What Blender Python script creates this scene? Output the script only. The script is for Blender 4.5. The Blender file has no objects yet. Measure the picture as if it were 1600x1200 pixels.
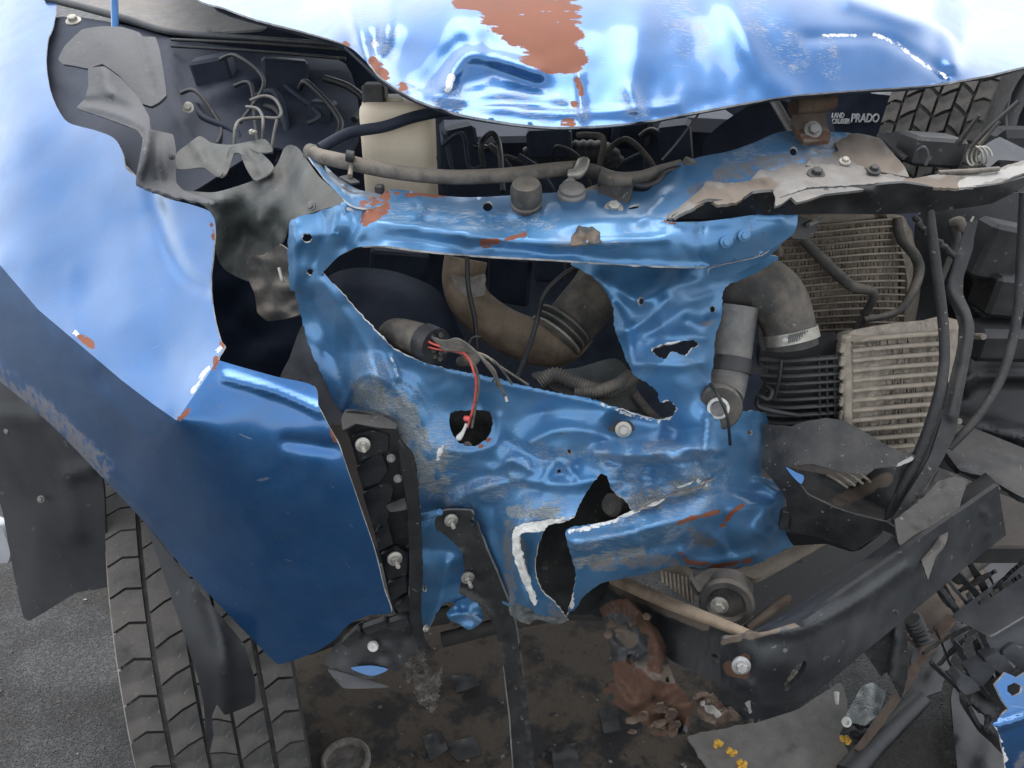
import bpy, math, random
import numpy as np
from mathutils import Vector, Matrix, noise as mnoise
from mathutils.geometry import delaunay_2d_cdt
random.seed(7); np.random.seed(7)
rad = math.radians
SC = bpy.context.scene
COL = SC.collection

# ------------------------------------------------------------------ camera
F, PITCH, CH = 1300.0, rad(27), 1.62
SP, CP = math.sin(PITCH), math.cos(PITCH)
cd = bpy.data.cameras.new('camera'); cam = bpy.data.objects.new('camera', cd); COL.objects.link(cam)
cam.location = (0, 0, CH); cam.rotation_euler = (math.pi/2-PITCH, 0, 0)
cd.sensor_width = 36.0; cd.lens = 36.0*F/1600.0; cd.clip_start = .02; cd.clip_end = 500
SC.camera = cam

# ------------------------------------------------------------------ sky, sun, exposure
W = bpy.data.worlds.new('World'); SC.world = W; W.use_nodes = True
nt = W.node_tree; nt.nodes.clear()
SUN_EL, SUN_AZ = rad(72), rad(-20)          # azimuth from +Y towards +X
sky = nt.nodes.new('ShaderNodeTexSky'); sky.sky_type = 'NISHITA'; sky.sun_disc = False
sky.sun_elevation = SUN_EL; sky.sun_rotation = SUN_AZ; sky.dust_density = 1.2; sky.air_density = 1.2
hs = nt.nodes.new('ShaderNodeHueSaturation'); hs.inputs['Saturation'].default_value = .30
bg = nt.nodes.new('ShaderNodeBackground'); bg.inputs[1].default_value = .15
out = nt.nodes.new('ShaderNodeOutputWorld')
nt.links.new(sky.outputs[0], hs.inputs['Color']); nt.links.new(hs.outputs[0], bg.inputs[0]); nt.links.new(bg.outputs[0], out.inputs[0])
sl = bpy.data.lights.new('sun', 'SUN'); sl.energy = 0.7; sl.angle = rad(50); sl.color = (1, .97, .92)
so = bpy.data.objects.new('sun', sl); COL.objects.link(so)
sd = Vector((math.sin(SUN_AZ)*math.cos(SUN_EL), math.cos(SUN_AZ)*math.cos(SUN_EL), math.sin(SUN_EL)))
so.rotation_euler = sd.to_track_quat('Z', 'Y').to_euler(); so.location = (-2, 4, 6)
SC.view_settings.view_transform = 'Standard'; SC.view_settings.look = 'None'
SC.view_settings.exposure = 1.5; SC.view_settings.gamma = 1.0; SC.view_settings.use_curve_mapping = False

# ------------------------------------------------------------------ placing: a sight line and a distance Y in front give a point
def U(px, py, Y):
    u = (px-800)/F; v = (py-600)/F; d = Y/(CP-v*SP)
    return Vector((d*u, Y, CH-d*(SP+v*CP)))
def depth(py, Y): return Y/(CP-(py-600)/F*SP)
def yz(py, z):                                  # Y at which the sight line of row py meets height z
    v = (py-600)/F
    return (CH-z)*(CP-v*SP)/(SP+v*CP)
def Uarr(p, Y):
    u = (p[:, 0]-800)/F; v = (p[:, 1]-600)/F; d = Y/(CP-v*SP)
    return np.stack([d*u, Y, CH-d*(SP+v*CP)], 1)

# ------------------------------------------------------------------ materials
def newmat(name):
    m = bpy.data.materials.new(name); m.use_nodes = True
    return m, m.node_tree, m.node_tree.nodes['Principled BSDF']
class N:
    def __init__(s, t): s.t = t
    def n(s, typ, **k):
        x = s.t.nodes.new(typ)
        for a, b in k.items(): setattr(x, a, b)
        return x
    def l(s, a, b): s.t.links.new(a, b)
    def coord(s): return s.n('ShaderNodeTexCoord').outputs['Object']
    def noise(s, scale, detail=4, rough=.55, stretch=None, co=None):
        co = co or s.coord()
        if stretch:
            mp = s.n('ShaderNodeMapping'); mp.inputs['Scale'].default_value = stretch[:3]
            if len(stretch) > 3: mp.inputs['Rotation'].default_value = stretch[3]
            s.l(co, mp.inputs[0]); co = mp.outputs[0]
        x = s.n('ShaderNodeTexNoise'); x.inputs['Scale'].default_value = scale; x.inputs['Detail'].default_value = detail
        x.inputs['Roughness'].default_value = rough; s.l(co, x.inputs['Vector']); return x.outputs['Fac']
    def val(s, sock, v):
        if isinstance(v, (int, float)): sock.default_value = v
        elif isinstance(v, tuple): sock.default_value = v if len(v) == 4 else (*v, 1)
        else: s.l(v, sock)
    def math(s, op, a, b=0.0, clamp=False):
        x = s.n('ShaderNodeMath', operation=op, use_clamp=clamp); s.val(x.inputs[0], a); s.val(x.inputs[1], b); return x.outputs[0]
    def ramp(s, f, a, b, c=0.0, d=1.0):
        x = s.n('ShaderNodeMapRange'); x.interpolation_type = 'SMOOTHSTEP'
        s.val(x.inputs[0], f); x.inputs[1].default_value = a; x.inputs[2].default_value = b; x.inputs[3].default_value = c; x.inputs[4].default_value = d
        return x.outputs[0]
    def mix(s, f, a, b):
        x = s.n('ShaderNodeMix', data_type='RGBA'); s.val(x.inputs[0], f); s.val(x.inputs[6], a); s.val(x.inputs[7], b); return x.outputs[2]
    def fmix(s, f, a, b):
        x = s.n('ShaderNodeMix', data_type='FLOAT'); s.val(x.inputs[0], f); s.val(x.inputs[2], a); s.val(x.inputs[3], b); return x.outputs[0]
    def bump(s, h, st, dist=.002):
        x = s.n('ShaderNodeBump'); x.inputs['Strength'].default_value = st; x.inputs['Distance'].default_value = dist
        s.l(h, x.inputs['Height']); return x.outputs[0]
    def attr(s, name): return s.n('ShaderNodeAttribute', attribute_name=name).outputs['Fac']
    def mask(s, name, n, lo=.45, hi=.55): return s.ramp(s.math('MULTIPLY', s.attr(name), s.math('ADD', n, .5)), lo, hi)
    def up(s):
        g = s.n('ShaderNodeNewGeometry'); x = s.n('ShaderNodeSeparateXYZ'); s.l(g.outputs['Normal'], x.inputs[0]); return x.outputs[2]

def car_paint(name, ca, cb, metal, rough, coat, filmamt):
    m, t, b = newmat(name); q = N(t)
    n1 = q.ramp(q.noise(60, 7, .72), .30, .70); n2 = q.noise(240, 4, .6); n3 = q.noise(9, 3); nb = q.noise(26, 5, .6)
    st = q.noise(75, 5, .7, (1.0, 6, 9, (.3, .2, .5))); fe = q.ramp(q.noise(46, 4, .65, (.22, 1, 1.3, (0, .55, 0))), .30, .70)
    def msk(a, n, lo=.40, hi=.52): return q.ramp(q.math('MULTIPLY', q.attr(a), q.math('ADD', q.math('MULTIPLY', n, .95), .22)), lo, hi)
    rust = msk('rust', q.math('MULTIPLY', q.math('ADD', n1, q.math('MULTIPLY', fe, 2.0)), .36)); bare = msk('bare', n1); dirt = q.math('MULTIPLY', msk('dirt', n1, .2, .7), .8)
    scuff = q.math('MULTIPLY', q.ramp(q.attr('scuff'), .0, .7), q.math('MULTIPLY', q.ramp(q.math('ADD', st, q.math('MULTIPLY', nb, .5)), .72, .90), .62))
    col = q.mix(q.ramp(n3, .3, .7), ca, cb)
    film = q.math('MULTIPLY', q.ramp(q.math('ADD', nb, q.math('MULTIPLY', n2, .35)), .48, .9), filmamt)
    col = q.mix(film, col, (.26, .255, .245))
    sc = q.noise(16, 2, .5, (1, 70, 3, (.5, .3, .8))); scr = q.math('MULTIPLY', q.ramp(sc, .735, .77), .30)
    v = q.n('ShaderNodeTexVoronoi'); v.inputs['Scale'].default_value = 75; q.l(q.coord(), v.inputs['Vector']); vc = q.n('ShaderNodeSeparateColor'); q.l(v.outputs['Color'], vc.inputs[0])
    spot = q.math('MULTIPLY', q.ramp(v.outputs['Distance'], .10, .16, 1, 0), q.ramp(vc.outputs[0], .72, .8))
    col = q.mix(scr, col, (.55, .6, .66)); col = q.mix(q.math('MULTIPLY', spot, .55), col, (.12, .115, .11))
    col = q.mix(scuff, col, q.mix(st, (.16, .16, .16), (.50, .48, .44)))
    prime = q.math('MULTIPLY', msk('prime', n1, .25, .6), .85)
    col = q.mix(prime, col, q.mix(q.ramp(st, .35, .65), (.10, .115, .115), (.30, .305, .285)))
    col = q.mix(bare, col, q.mix(n2, (.42, .42, .40), (.80, .79, .75)))
    col = q.mix(dirt, col, q.mix(n2, (.075, .062, .05), (.22, .19, .155)))
    col = q.mix(rust, col, q.mix(nb, (.12, .034, .014), (.25, .082, .040)))
    q.l(col, b.inputs['Base Color'])
    anyw = q.math('MAXIMUM', prime, q.math('MAXIMUM', q.math('MAXIMUM', rust, bare), q.math('MAXIMUM', dirt, scuff)))
    q.l(q.fmix(anyw, metal, 0.0), b.inputs['Metallic'])
    q.l(q.math('ADD', q.fmix(anyw, rough, .72), q.math('MULTIPLY', film, 1.0)), b.inputs['Roughness'])
    q.l(q.fmix(q.math('MAXIMUM', anyw, q.math('MULTIPLY', film, 1.5)), coat, .0), b.inputs['Coat Weight']); b.inputs['Coat Roughness'].default_value = .12
    hh = q.math('ADD', q.math('MULTIPLY', n2, .12), q.math('SUBTRACT', q.math('MULTIPLY', n3, 1.4), q.math('MULTIPLY', anyw, .35)))
    hh = q.math('ADD', hh, q.math('MULTIPLY', q.math('MULTIPLY', st, scuff), .8))
    q.l(q.bump(hh, .35, .002), b.inputs['Normal'])
    return m
def simple(name, c1, c2, rough=.6, metal=0.0, scale=40, bump=.25, dust=None, dustamt=.5, coat=0, spec=None, stretch=None, rustable=False, fleck=0):
    m, t, b = newmat(name); q = N(t)
    n1 = q.noise(scale, 6, .62, stretch); n2 = q.noise(scale*6, 3, .6)
    col = q.mix(q.ramp(n1, .32, .68), c1, c2); r = q.fmix(n1, rough-.1, min(1, rough+.14)); mt = metal
    if dust:
        dn = q.math('MULTIPLY', q.ramp(q.math('ADD', q.noise(scale*.35, 5, .7), q.math('MULTIPLY', q.math('MAXIMUM', q.up(), 0), .28)), .50, .85), dustamt)
        col = q.mix(dn, col, q.mix(n2, dust, tuple(x*.6 for x in dust))); r = q.fmix(dn, r, .9)
        if metal: mt = q.fmix(dn, metal, 0.0)
    if fleck:
        fl = q.math('MULTIPLY', q.ramp(q.noise(scale*5, 3, .6), .66, .72), fleck); col = q.mix(fl, col, (.42, .40, .37))
    if rustable:
        ru = q.mask('rust', n1); di = q.math('MULTIPLY', q.mask('dirt', n1, .3, .7), .85); ba = q.mask('bare', n1)
        col = q.mix(di, col, (.13, .10, .075)); col = q.mix(ba, col, (.30, .285, .26))
        col = q.mix(ru, col, q.mix(n2, (.035, .017, .011), (.115, .055, .030))); r = q.fmix(q.math('MAXIMUM', ru, di), r, .93)
    q.l(col, b.inputs['Base Color']); q.l(r, b.inputs['Roughness']); q.val(b.inputs['Metallic'], mt); b.inputs['Coat Weight'].default_value = coat
    if spec is not None: b.inputs['Specular IOR Level'].default_value = spec
    q.l(q.bump(q.math('ADD', q.math('MULTIPLY', n2, .5), n1), bump, .0015), b.inputs['Normal'])
    return m
DUST = (.26, .22, .18)
M = {}
M['paint'] = car_paint('blue_metallic_paint', (.011, .096, .262), (.016, .117, .312), .78, .34, 1.0, .08)
M['paintin'] = car_paint('dull_blue_body_paint', (.056, .184, .355), (.075, .222, .42), .52, .42, .45, .16)
M['edge'] = simple('torn_bare_metal_edge', (.40, .40, .40), (.72, .71, .68), .5, .35, 80)
M['inner'] = simple('grey_green_primer', (.035, .042, .041), (.082, .09, .086), .55, .1, 30, .5, dust=(.12, .108, .092), dustamt=.5, fleck=.2)
M['dark'] = simple('engine_bay_hazy_dark', (.014, .019, .033), (.026, .035, .055), .6, 0, 18, dust=(.07, .075, .09), dustamt=.25, spec=.25)  # bay haze put into the colour: dark base lifted and tinted blue
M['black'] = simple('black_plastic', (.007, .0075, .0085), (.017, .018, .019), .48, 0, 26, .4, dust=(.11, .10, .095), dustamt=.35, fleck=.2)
M['dusty'] = simple('dusty_black_plastic', (.011, .012, .013), (.027, .027, .027), .58, 0, 34, .5, dust=(.125, .113, .098), dustamt=.55, rustable=True, fleck=.35)
M['liner'] = simple('matt_liner_plastic', (.011, .012, .0135), (.020, .021, .023), .55, 0, 12, dust=(.07, .067, .063), dustamt=.3, fleck=.1)
M['grey'] = simple('grey_plastic', (.036, .038, .042), (.062, .064, .069), .55, 0, 24, .4, dust=(.13, .125, .12), dustamt=.4, fleck=.2)
M['paleg'] = simple('pale_grey_plastic', (.10, .10, .096), (.19, .185, .175), .65, 0, 34, .4, dust=(.27, .235, .195), dustamt=.6, rustable=True, fleck=.3)
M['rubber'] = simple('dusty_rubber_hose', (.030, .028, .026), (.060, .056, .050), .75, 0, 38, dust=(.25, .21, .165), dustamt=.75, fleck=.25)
M['hose'] = simple('worn_hose', (.075, .068, .058), (.17, .15, .125), .8, 0, 45, dust=(.28, .235, .185), dustamt=.8, fleck=.3)
M['pipe'] = simple('dirty_tan_pipe', (.12, .085, .055), (.26, .195, .135), .75, .1, 25, .5, dust=(.33, .26, .18), dustamt=.6, fleck=.15)
M['zinc'] = simple('zinc_plated_steel', (.30, .285, .25), (.46, .44, .39), .40, .7, 60, dust=(.35, .30, .23), dustamt=.5)
M['steel'] = simple('bare_steel', (.26, .26, .26), (.46, .46, .45), .38, .85, 60, dust=DUST, dustamt=.5)
M['chassis'] = simple('black_chassis_steel', (.009, .010, .012), (.024, .026, .028), .45, .1, 22, dust=(.085, .08, .075), dustamt=.35, rustable=True, coat=.1, fleck=.2)
M['rusty'] = simple('rusty_steel', (.035, .020, .013), (.095, .058, .038), .92, 0, 40, 1.0, dust=(.16, .125, .095), dustamt=.7, rustable=True)
M['cream'] = simple('cream_plastic_tank', (.60, .50, .37), (.70, .60, .46), .5, 0, 10, dust=(.45, .35, .24), dustamt=.4)
M['alu'] = simple('dusty_aluminium', (.20, .17, .13), (.33, .28, .22), .78, .1, 60, .7, dust=(.36, .305, .235), dustamt=.7, fleck=.25)
M['fin'] = simple('clogged_cooler_fins', (.14, .12, .095), (.30, .26, .21), .85, .1, 90, 1.0, dust=(.42, .36, .28), dustamt=.7, fleck=.6)
M['rad'] = simple('brown_radiator', (.135, .11, .085), (.24, .20, .155), .85, .1, 40, .6, dust=(.33, .275, .215), dustamt=.7, fleck=.2)
M['drier'] = simple('grey_cast_cylinder', (.10, .10, .098), (.17, .168, .16), .55, .35, 50, dust=DUST, dustamt=.6)
M['tyre'] = simple('dusty_tyre_rubber', (.034, .032, .030), (.064, .060, .055), .88, 0, 30, .6, dust=(.14, .125, .11), dustamt=.75, fleck=.2)
M['mud'] = simple('mud_caked_sidewall', (.13, .115, .10), (.26, .235, .205), .95, 0, 50, .8)
M['primer'] = simple('cracked_white_primer', (.52, .51, .47), (.74, .73, .68), .7, 0, 90, .8, dust=(.30, .26, .2), dustamt=.35)
M['red'] = simple('red_wire_insulation', (.42, .045, .035), (.60, .10, .08), .45, 0, 60)
M['wire'] = simple('grey_wire_insulation', (.050, .048, .040), (.13, .125, .105), .6, 0, 90)
M['white'] = simple('white_plastic', (.40, .39, .36), (.62, .61, .57), .5, 0, 60, dust=(.30, .27, .22), dustamt=.5)
M['gold'] = simple('yellow_bulb_debris', (.50, .26, .025), (.75, .45, .08), .5, .2, 50)
M['bodyw'] = simple('grey_body_paint', (.30, .31, .33), (.38, .39, .41), .35, .2, 12, coat=.6)
M['shade'] = simple('underbody', (.012, .012, .012), (.026, .024, .022), .9, 0, 15, dust=(.09, .075, .06), dustamt=.6)
M['letter'] = simple('white_lettering', (.55, .55, .55), (.75, .75, .75), .7, 0, 90)

m, t, b = newmat('clear_cracked_plastic')
b.inputs['Base Color'].default_value = (.55, .58, .56, 1); b.inputs['Roughness'].default_value = .22
b.inputs['Transmission Weight'].default_value = .75; b.inputs['IOR'].default_value = 1.45
q = N(t); q.l(q.bump(q.noise(90, 5, .7), .5, .003), b.inputs['Normal']); M['clear'] = m
m, t, b = newmat('dirty_film'); b.inputs['Base Color'].default_value = (.16, .14, .12, 1); b.inputs['Roughness'].default_value = .5; b.inputs['Transmission Weight'].default_value = .5; q = N(t); q.l(q.ramp(q.noise(160, 4, .7), .38, .55), b.inputs['Alpha']); M['netting'] = m

def asphalt():
    m, t, b = newmat('wet_asphalt'); q = N(t); co = q.coord()
    v = q.n('ShaderNodeTexVoronoi', feature='F1'); v.inputs['Scale'].default_value = 230; v.inputs['Randomness'].default_value = 1; q.l(co, v.inputs['Vector'])
    big = q.noise(3.5, 4, .6, co=co); fine = q.noise(160, 4, .7, co=co)
    x = q.n('ShaderNodeSeparateColor'); q.l(v.outputs['Color'], x.inputs[0])
    col = q.mix(q.ramp(x.outputs[0], .55, 1.0), (.015, .0145, .014), (.048, .045, .041))
    col = q.mix(q.math('MULTIPLY', q.ramp(big, .48, .70), .45), col, q.mix(fine, (.030, .024, .018), (.075, .060, .045)))
    q.l(col, b.inputs['Base Color']); q.l(q.fmix(q.ramp(big, .35, .65), .48, .85), b.inputs['Roughness'])
    h = q.math('ADD', q.math('MULTIPLY', q.ramp(v.outputs['Distance'], .0, .6, 1, 0), 1.0), q.math('MULTIPLY', fine, .5))
    q.l(q.bump(h, .9, .004), b.inputs['Normal']); return m
M['asphalt'] = asphalt()
def soil():
    m, t, b = newmat('oily_soil'); q = N(t); co = q.coord()
    big = q.noise(7, 5, .65, co=co); fine = q.noise(190, 5, .75, co=co)
    col = q.mix(fine, (.035, .025, .017), (.135, .10, .068)); col = q.mix(q.ramp(big, .46, .60), col, (.014, .012, .011))
    q.l(col, b.inputs['Base Color']); b.inputs['Roughness'].default_value = .9
    q.l(q.bump(fine, .9, .006), b.inputs['Normal']); return m
M['soil'] = soil()

# ------------------------------------------------------------------ object helpers
WLOC = {}
def link(o, parent):
    COL.objects.link(o)
    if parent is not None:
        o.parent = parent; o.matrix_parent_inverse = Matrix.Translation(-WLOC[parent.name])
    return o
def make(name, V_, F_, mats, parent=None, smooth=True, mi=None, attrs=None):
    V_ = np.asarray(V_, float); c = V_.mean(0) if parent is not None else np.array([V_[:, 0].mean(), V_[:, 1].mean(), V_[:, 2].min()])
    me = bpy.data.meshes.new(name); me.from_pydata((V_-c).tolist(), [], F_); me.update()
    for k in (mats if isinstance(mats, (list, tuple)) else [mats]): me.materials.append(M[k])
    if smooth: me.polygons.foreach_set('use_smooth', [True]*len(me.polygons))
    if mi is not None: me.polygons.foreach_set('material_index', mi)
    for k, v in (attrs or {}).items():
        a = me.attributes.new(k, 'FLOAT', 'POINT'); a.data.foreach_set('value', np.asarray(v, np.float32))
    o = bpy.data.objects.new(name, me); o.location = c; link(o, parent); WLOC[o.name] = Vector(c)
    return o
def thing(name, label, cat, loc, group=None):
    o = bpy.data.objects.new(name, None); o.location = loc; o.empty_display_size = .1; COL.objects.link(o); WLOC[o.name] = Vector(loc)
    return tag(o, label, cat, group)
def tag(o, label, cat, group=None):
    o['label'] = label; o['category'] = cat
    if group: o['group'] = group
    return o

def catmull(P, per=8, closed=False, ten=.5):
    P = [np.asarray(p, float) for p in P]; n = len(P); o = []
    for i in range(n if closed else n-1):
        g = (lambda j: P[j % n]) if closed else (lambda j: P[max(0, min(n-1, j))])
        a, b_, c, d = g(i-1), g(i), g(i+1), g(i+2)
        for k in range(per):
            s = k/per; m1, m2 = ten*(c-a), ten*(d-b_); s2, s3 = s*s, s**3; o.append((2*s3-3*s2+1)*b_+(s3-2*s2+s)*m1+(-2*s3+3*s2)*c+(s3-s2)*m2)
    if not closed: o.append(P[-1])
    return np.array(o)
def densify(P, step, closed=True):
    P = np.asarray(P, float); o = []; n = len(P)
    for i in range(n if closed else n-1):
        a, b_ = P[i], P[(i+1) % n]; k = max(1, int(np.hypot(*(b_-a)[:2])/step))
        for j in range(k): o.append(a+(b_-a)*j/k)
    if not closed: o.append(P[-1])
    return np.array(o)
def inside(pts, loops):
    r = np.zeros(len(pts), bool); x, y = pts[:, 0], pts[:, 1]
    for L in loops:
        A = L; B = np.roll(L, -1, 0)
        for (x1, y1), (x2, y2) in zip(A, B):
            if y1 == y2: continue
            c = ((y1 > y) != (y2 > y)) & (x < (x2-x1)*(y-y1)/(y2-y1)+x1); r ^= c
    return r
def pdist(pts, line):
    line = np.asarray(line, float)
    if len(line) == 1: return np.hypot(pts[:, 0]-line[0, 0], pts[:, 1]-line[0, 1])
    best = np.full(len(pts), 1e9)
    for a, b_ in zip(line[:-1], line[1:]):
        ab = b_-a; L2 = max(1e-9, ab@ab); t_ = np.clip(((pts-a)@ab)/L2, 0, 1)
        q_ = a+t_[:, None]*ab; best = np.minimum(best, np.hypot(*(pts-q_).T))
    return best
def tps(C, pts):
    C = np.asarray(C, float); X = C[:, :2]/100; y = C[:, 2]; n = len(C)
    if n <= 3 or np.linalg.matrix_rank(np.c_[np.ones(n), X], tol=.05) < 3:
        if n == 1: return np.full(len(pts), y[0])
        A = np.c_[np.ones(n), X]; w = np.linalg.lstsq(A, y, rcond=None)[0]; return np.c_[np.ones(len(pts)), pts/100]@w
    def K(r2): return np.where(r2 > 1e-12, r2*np.log(np.maximum(r2, 1e-12)), 0)
    D = ((X[:, None]-X[None])**2).sum(-1); Pm = np.c_[np.ones(n), X]
    A = np.zeros((n+3, n+3)); A[:n, :n] = K(D)+np.eye(n)*1e-3; A[:n, n:] = Pm; A[n:, :n] = Pm.T
    w = np.linalg.solve(A, np.r_[y, 0, 0, 0]); p = pts/100
    return K(((p[:, None]-X[None])**2).sum(-1))@w[:n]+np.c_[np.ones(len(p)), p]@w[n:]

def sheet(name, outline, ctrl, mat='black', parent=None, holes=(), res=10, th=.002, creases=(), nz=None, jag=0, curve=True, edge=None, marks=None, back=None, zc=None, facets=(), folds=None):
    """A piece of sheet: outline and holes as sight lines, ctrl = (px,py,Y) support points of its curved surface, th its thickness."""
    loops = []
    for L in [outline]+list(holes):
        L = np.asarray(L, float)[:, :2]
        L = densify(catmull(L, 6, True, .42 if mat in ('paint', 'paintin', 'inner', 'dark') else .16) if curve else L, res*.8)
        if jag:
            d = np.roll(L, -1, 0)-np.roll(L, 1, 0); nn = np.stack([-d[:, 1], d[:, 0]], 1)/np.maximum(1e-6, np.hypot(*d.T))[:, None]
            L = L+nn*(np.random.rand(len(L), 1)-.5)*2*jag
        loops.append(L)
    allb = np.concatenate(loops); x0, y0 = allb.min(0); x1, y1 = allb.max(0)
    g = []; r = 0; yy = y0
    while yy < y1:
        xs = np.arange(x0+(r % 2)*res/2, x1, res); g.append(np.stack([xs, np.full(len(xs), yy)], 1)); yy += res*.866; r += 1
    g = np.concatenate(g) if g else np.zeros((0, 2)); g = g[inside(g, loops)]
    if len(g):
        keep = np.ones(len(g), bool)
        for i in range(0, len(g), 2000):
            dd = ((g[i:i+2000, None]-allb[None])**2).sum(-1).min(1); keep[i:i+2000] = dd > (res*.5)**2
        g = g[keep]
    for L in (marks or {}).values():
        for ln, r_ in L:
            if isinstance(r_, tuple) or r_ > 9 or res < 5: continue
            ln = np.asarray(ln, float); st_ = 2.8; x2, y2 = ln.min(0)-r_*1.4; x3, y3 = ln.max(0)+r_*1.4
            xs, ys = np.meshgrid(np.arange(x2, x3, st_), np.arange(y2, y3, st_)); f_ = np.stack([xs.ravel(), ys.ravel()], 1); f_ = f_[pdist(f_, ln) < r_*1.35]
            f_ = f_[inside(f_, loops)] if len(f_) else f_
            if len(f_): f_ = f_[((f_[:, None]-allb[None])**2).sum(-1).min(1) > 4]
            if len(f_): g = np.concatenate([g[pdist(g, ln) > r_*1.35+1.5], f_])
    lines = [densify(np.asarray(f[2], float), res*.7, False) for f in facets]
    for L in lines:
        g = g[pdist(g, L) > res*.55]
    pts = np.concatenate([allb, g]+lines); E = []; o = len(allb)+len(g)
    for L in lines:
        E += [(o+i, o+i+1) for i in range(len(L)-1)]; o += len(L)
    o = 0
    for L in loops:
        E += [(o+i, o+(i+1) % len(L)) for i in range(len(L))]; o += len(L)
    vs, _, fs, *_ = delaunay_2d_cdt([Vector(p) for p in pts], E, [], 0, 1e-5)
    P2 = np.array([(v.x, v.y) for v in vs]); fs = np.array([f[:] for f in fs])
    fs = fs[inside(P2[fs].mean(1), loops)]
    used = np.unique(fs); remap = -np.ones(len(P2), int); remap[used] = np.arange(len(used)); P2 = P2[used]; fs = remap[fs]
    Y = tps(ctrl, P2) if zc is None else yz(P2[:, 1], zc)
    for poly, c2, ln in facets:
        ins = inside(P2, [np.asarray(poly, float)])|(pdist(P2, np.asarray(ln, float)) < .6); Y[ins] = tps(c2, P2[ins])
    if folds:
        for _ in range(folds[0]):
            c0 = P2[random.randrange(len(P2))]; th_ = random.uniform(0, math.pi); R_ = random.uniform(*folds[2]); h = folds[1]*random.uniform(-1, 1)*R_/40
            dx = P2-c0; sx = dx@np.array([math.cos(th_), math.sin(th_)]); r2 = (dx**2).sum(1)/R_**2; Y = Y+h*(np.abs(sx)/R_-.3)*np.exp(-r2*1.4)
    for kind, line, h, w in creases:
        d = pdist(P2, line if len(line) < 3 else catmull(line, 5))
        Y = Y-h*(np.exp(-(d/w)**(1.35 if mat == 'paintin' else 2)) if kind == 'g' else np.clip(1-d/w, 0, 1) if kind == 't' else np.where(d < w, .5+.5*np.cos(np.pi*np.minimum(d/w, 1)), 0))
    if nz:
        for amp, s in ([nz] if not isinstance(nz, list) else nz):
            sd_ = random.random()*50; rdg = s < 0; s = abs(s)
            Y = Y+np.array([(abs(mnoise.noise(Vector((p[0]/s, p[1]/s, sd_))))*2-.4 if rdg else mnoise.noise(Vector((p[0]/s, p[1]/s, sd_))))*amp for p in P2])
    A = Uarr(P2, Y); n = len(A)
    a, b_, c = A[fs[:, 0]], A[fs[:, 1]], A[fs[:, 2]]; fn = np.cross(b_-a, c-a)
    flip = (fn*(a-np.array([0, 0, CH]))).sum(1) > 0
    fs[flip] = fs[flip][:, ::-1]; fn[flip] *= -1
    vn = np.zeros_like(A)
    for k in range(3): np.add.at(vn, fs[:, k], fn)
    vn /= np.maximum(1e-12, np.linalg.norm(vn, axis=1))[:, None]
    Bk = A-vn*th
    ed = {}
    for f in fs.tolist():
        for k in range(3):
            e = (f[k], f[(k+1) % 3]); ed[e] = 1
    bd = [e for e in ed if (e[1], e[0]) not in ed]
    V_ = np.concatenate([A, Bk]); faces = fs.tolist()+(fs[:, ::-1]+n).tolist(); mi = [0]*len(fs)+[2 if back else 0]*len(fs)
    bv = sorted({i for e in bd for i in e}); bm = {v: i for i, v in enumerate(bv)}; nb = len(bv)
    V_ = np.concatenate([V_, A[bv], Bk[bv]])
    for (i, j) in bd: faces.append([2*n+bm[j], 2*n+bm[i], 2*n+nb+bm[i], 2*n+nb+bm[j]]); mi.append(1 if edge else 0)
    mats = [mat, edge or mat]+([back] if back else [])
    at = {}
    for k, L in (marks or {}).items():
        v = np.zeros(n)
        for line, r_ in L:
            line = np.asarray(line, float); wv = np.array([.72+.75*mnoise.noise(Vector((p[0]/13, p[1]/13, 3.3))) for p in P2])
            if isinstance(r_, tuple):
                ins = inside(P2, [line]); dd = pdist(P2, np.r_[line, line[:1]]); v = np.maximum(v, np.clip(.62+np.where(ins, dd, -dd)/r_[0], 0, 1.6))
            else: v = np.maximum(v, np.clip(1.9*wv*(1-pdist(P2, line)/(r_*1.25)), 0, 1))
        at[k] = np.concatenate([v, v*0, v[bv], v[bv]])
    ob = make(name, V_, faces, mats, parent, True, mi, at)
    if facets:
        fl = np.zeros(len(V_), bool)
        for f in facets: fl[:n] |= pdist(P2, np.asarray(f[2], float)) < .3
        me = ob.data; ev = np.zeros(len(me.edges)*2, int); me.edges.foreach_get('vertices', ev); ev = ev.reshape(-1, 2)
        a_ = me.attributes.new('sharp_edge', 'BOOLEAN', 'EDGE'); a_.data.foreach_set('value', fl[ev].all(1))
    return ob

def sweep(P, R, seg=12, ell=1.0, caps=True, flat=None):
    P = np.asarray(P, float); n = len(P); T = np.gradient(P, axis=0); T /= np.maximum(1e-9, np.linalg.norm(T, axis=1))[:, None]
    up = np.array([0, 0, 1.]) if flat is None else np.asarray(flat, float)
    if flat is None and abs(T[0]@up) > .9: up = np.array([1., 0, 0])
    V_ = []; Fc = []; s0 = None
    for i in range(n):
        s = np.cross(T[i], up) if (s0 is None or flat is not None) else s0-T[i]*(s0@T[i])
        s /= max(1e-9, np.linalg.norm(s)); s0 = s; w = np.cross(s, T[i])
        for k in range(seg):
            a = 2*math.pi*(k+.5)/seg; V_.append(P[i]+R[i]*(s*math.cos(a)*ell+w*math.sin(a)))
    for i in range(n-1):
        for k in range(seg): Fc.append([i*seg+k, i*seg+(k+1) % seg, (i+1)*seg+(k+1) % seg, (i+1)*seg+k])
    if caps:
        V_ += V_[:seg]+V_[(n-1)*seg:n*seg]; m0 = n*seg
        Fc.append(list(range(m0+seg-1, m0-1, -1))); Fc.append(list(range(m0+seg, m0+2*seg)))
    return V_, Fc
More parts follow.
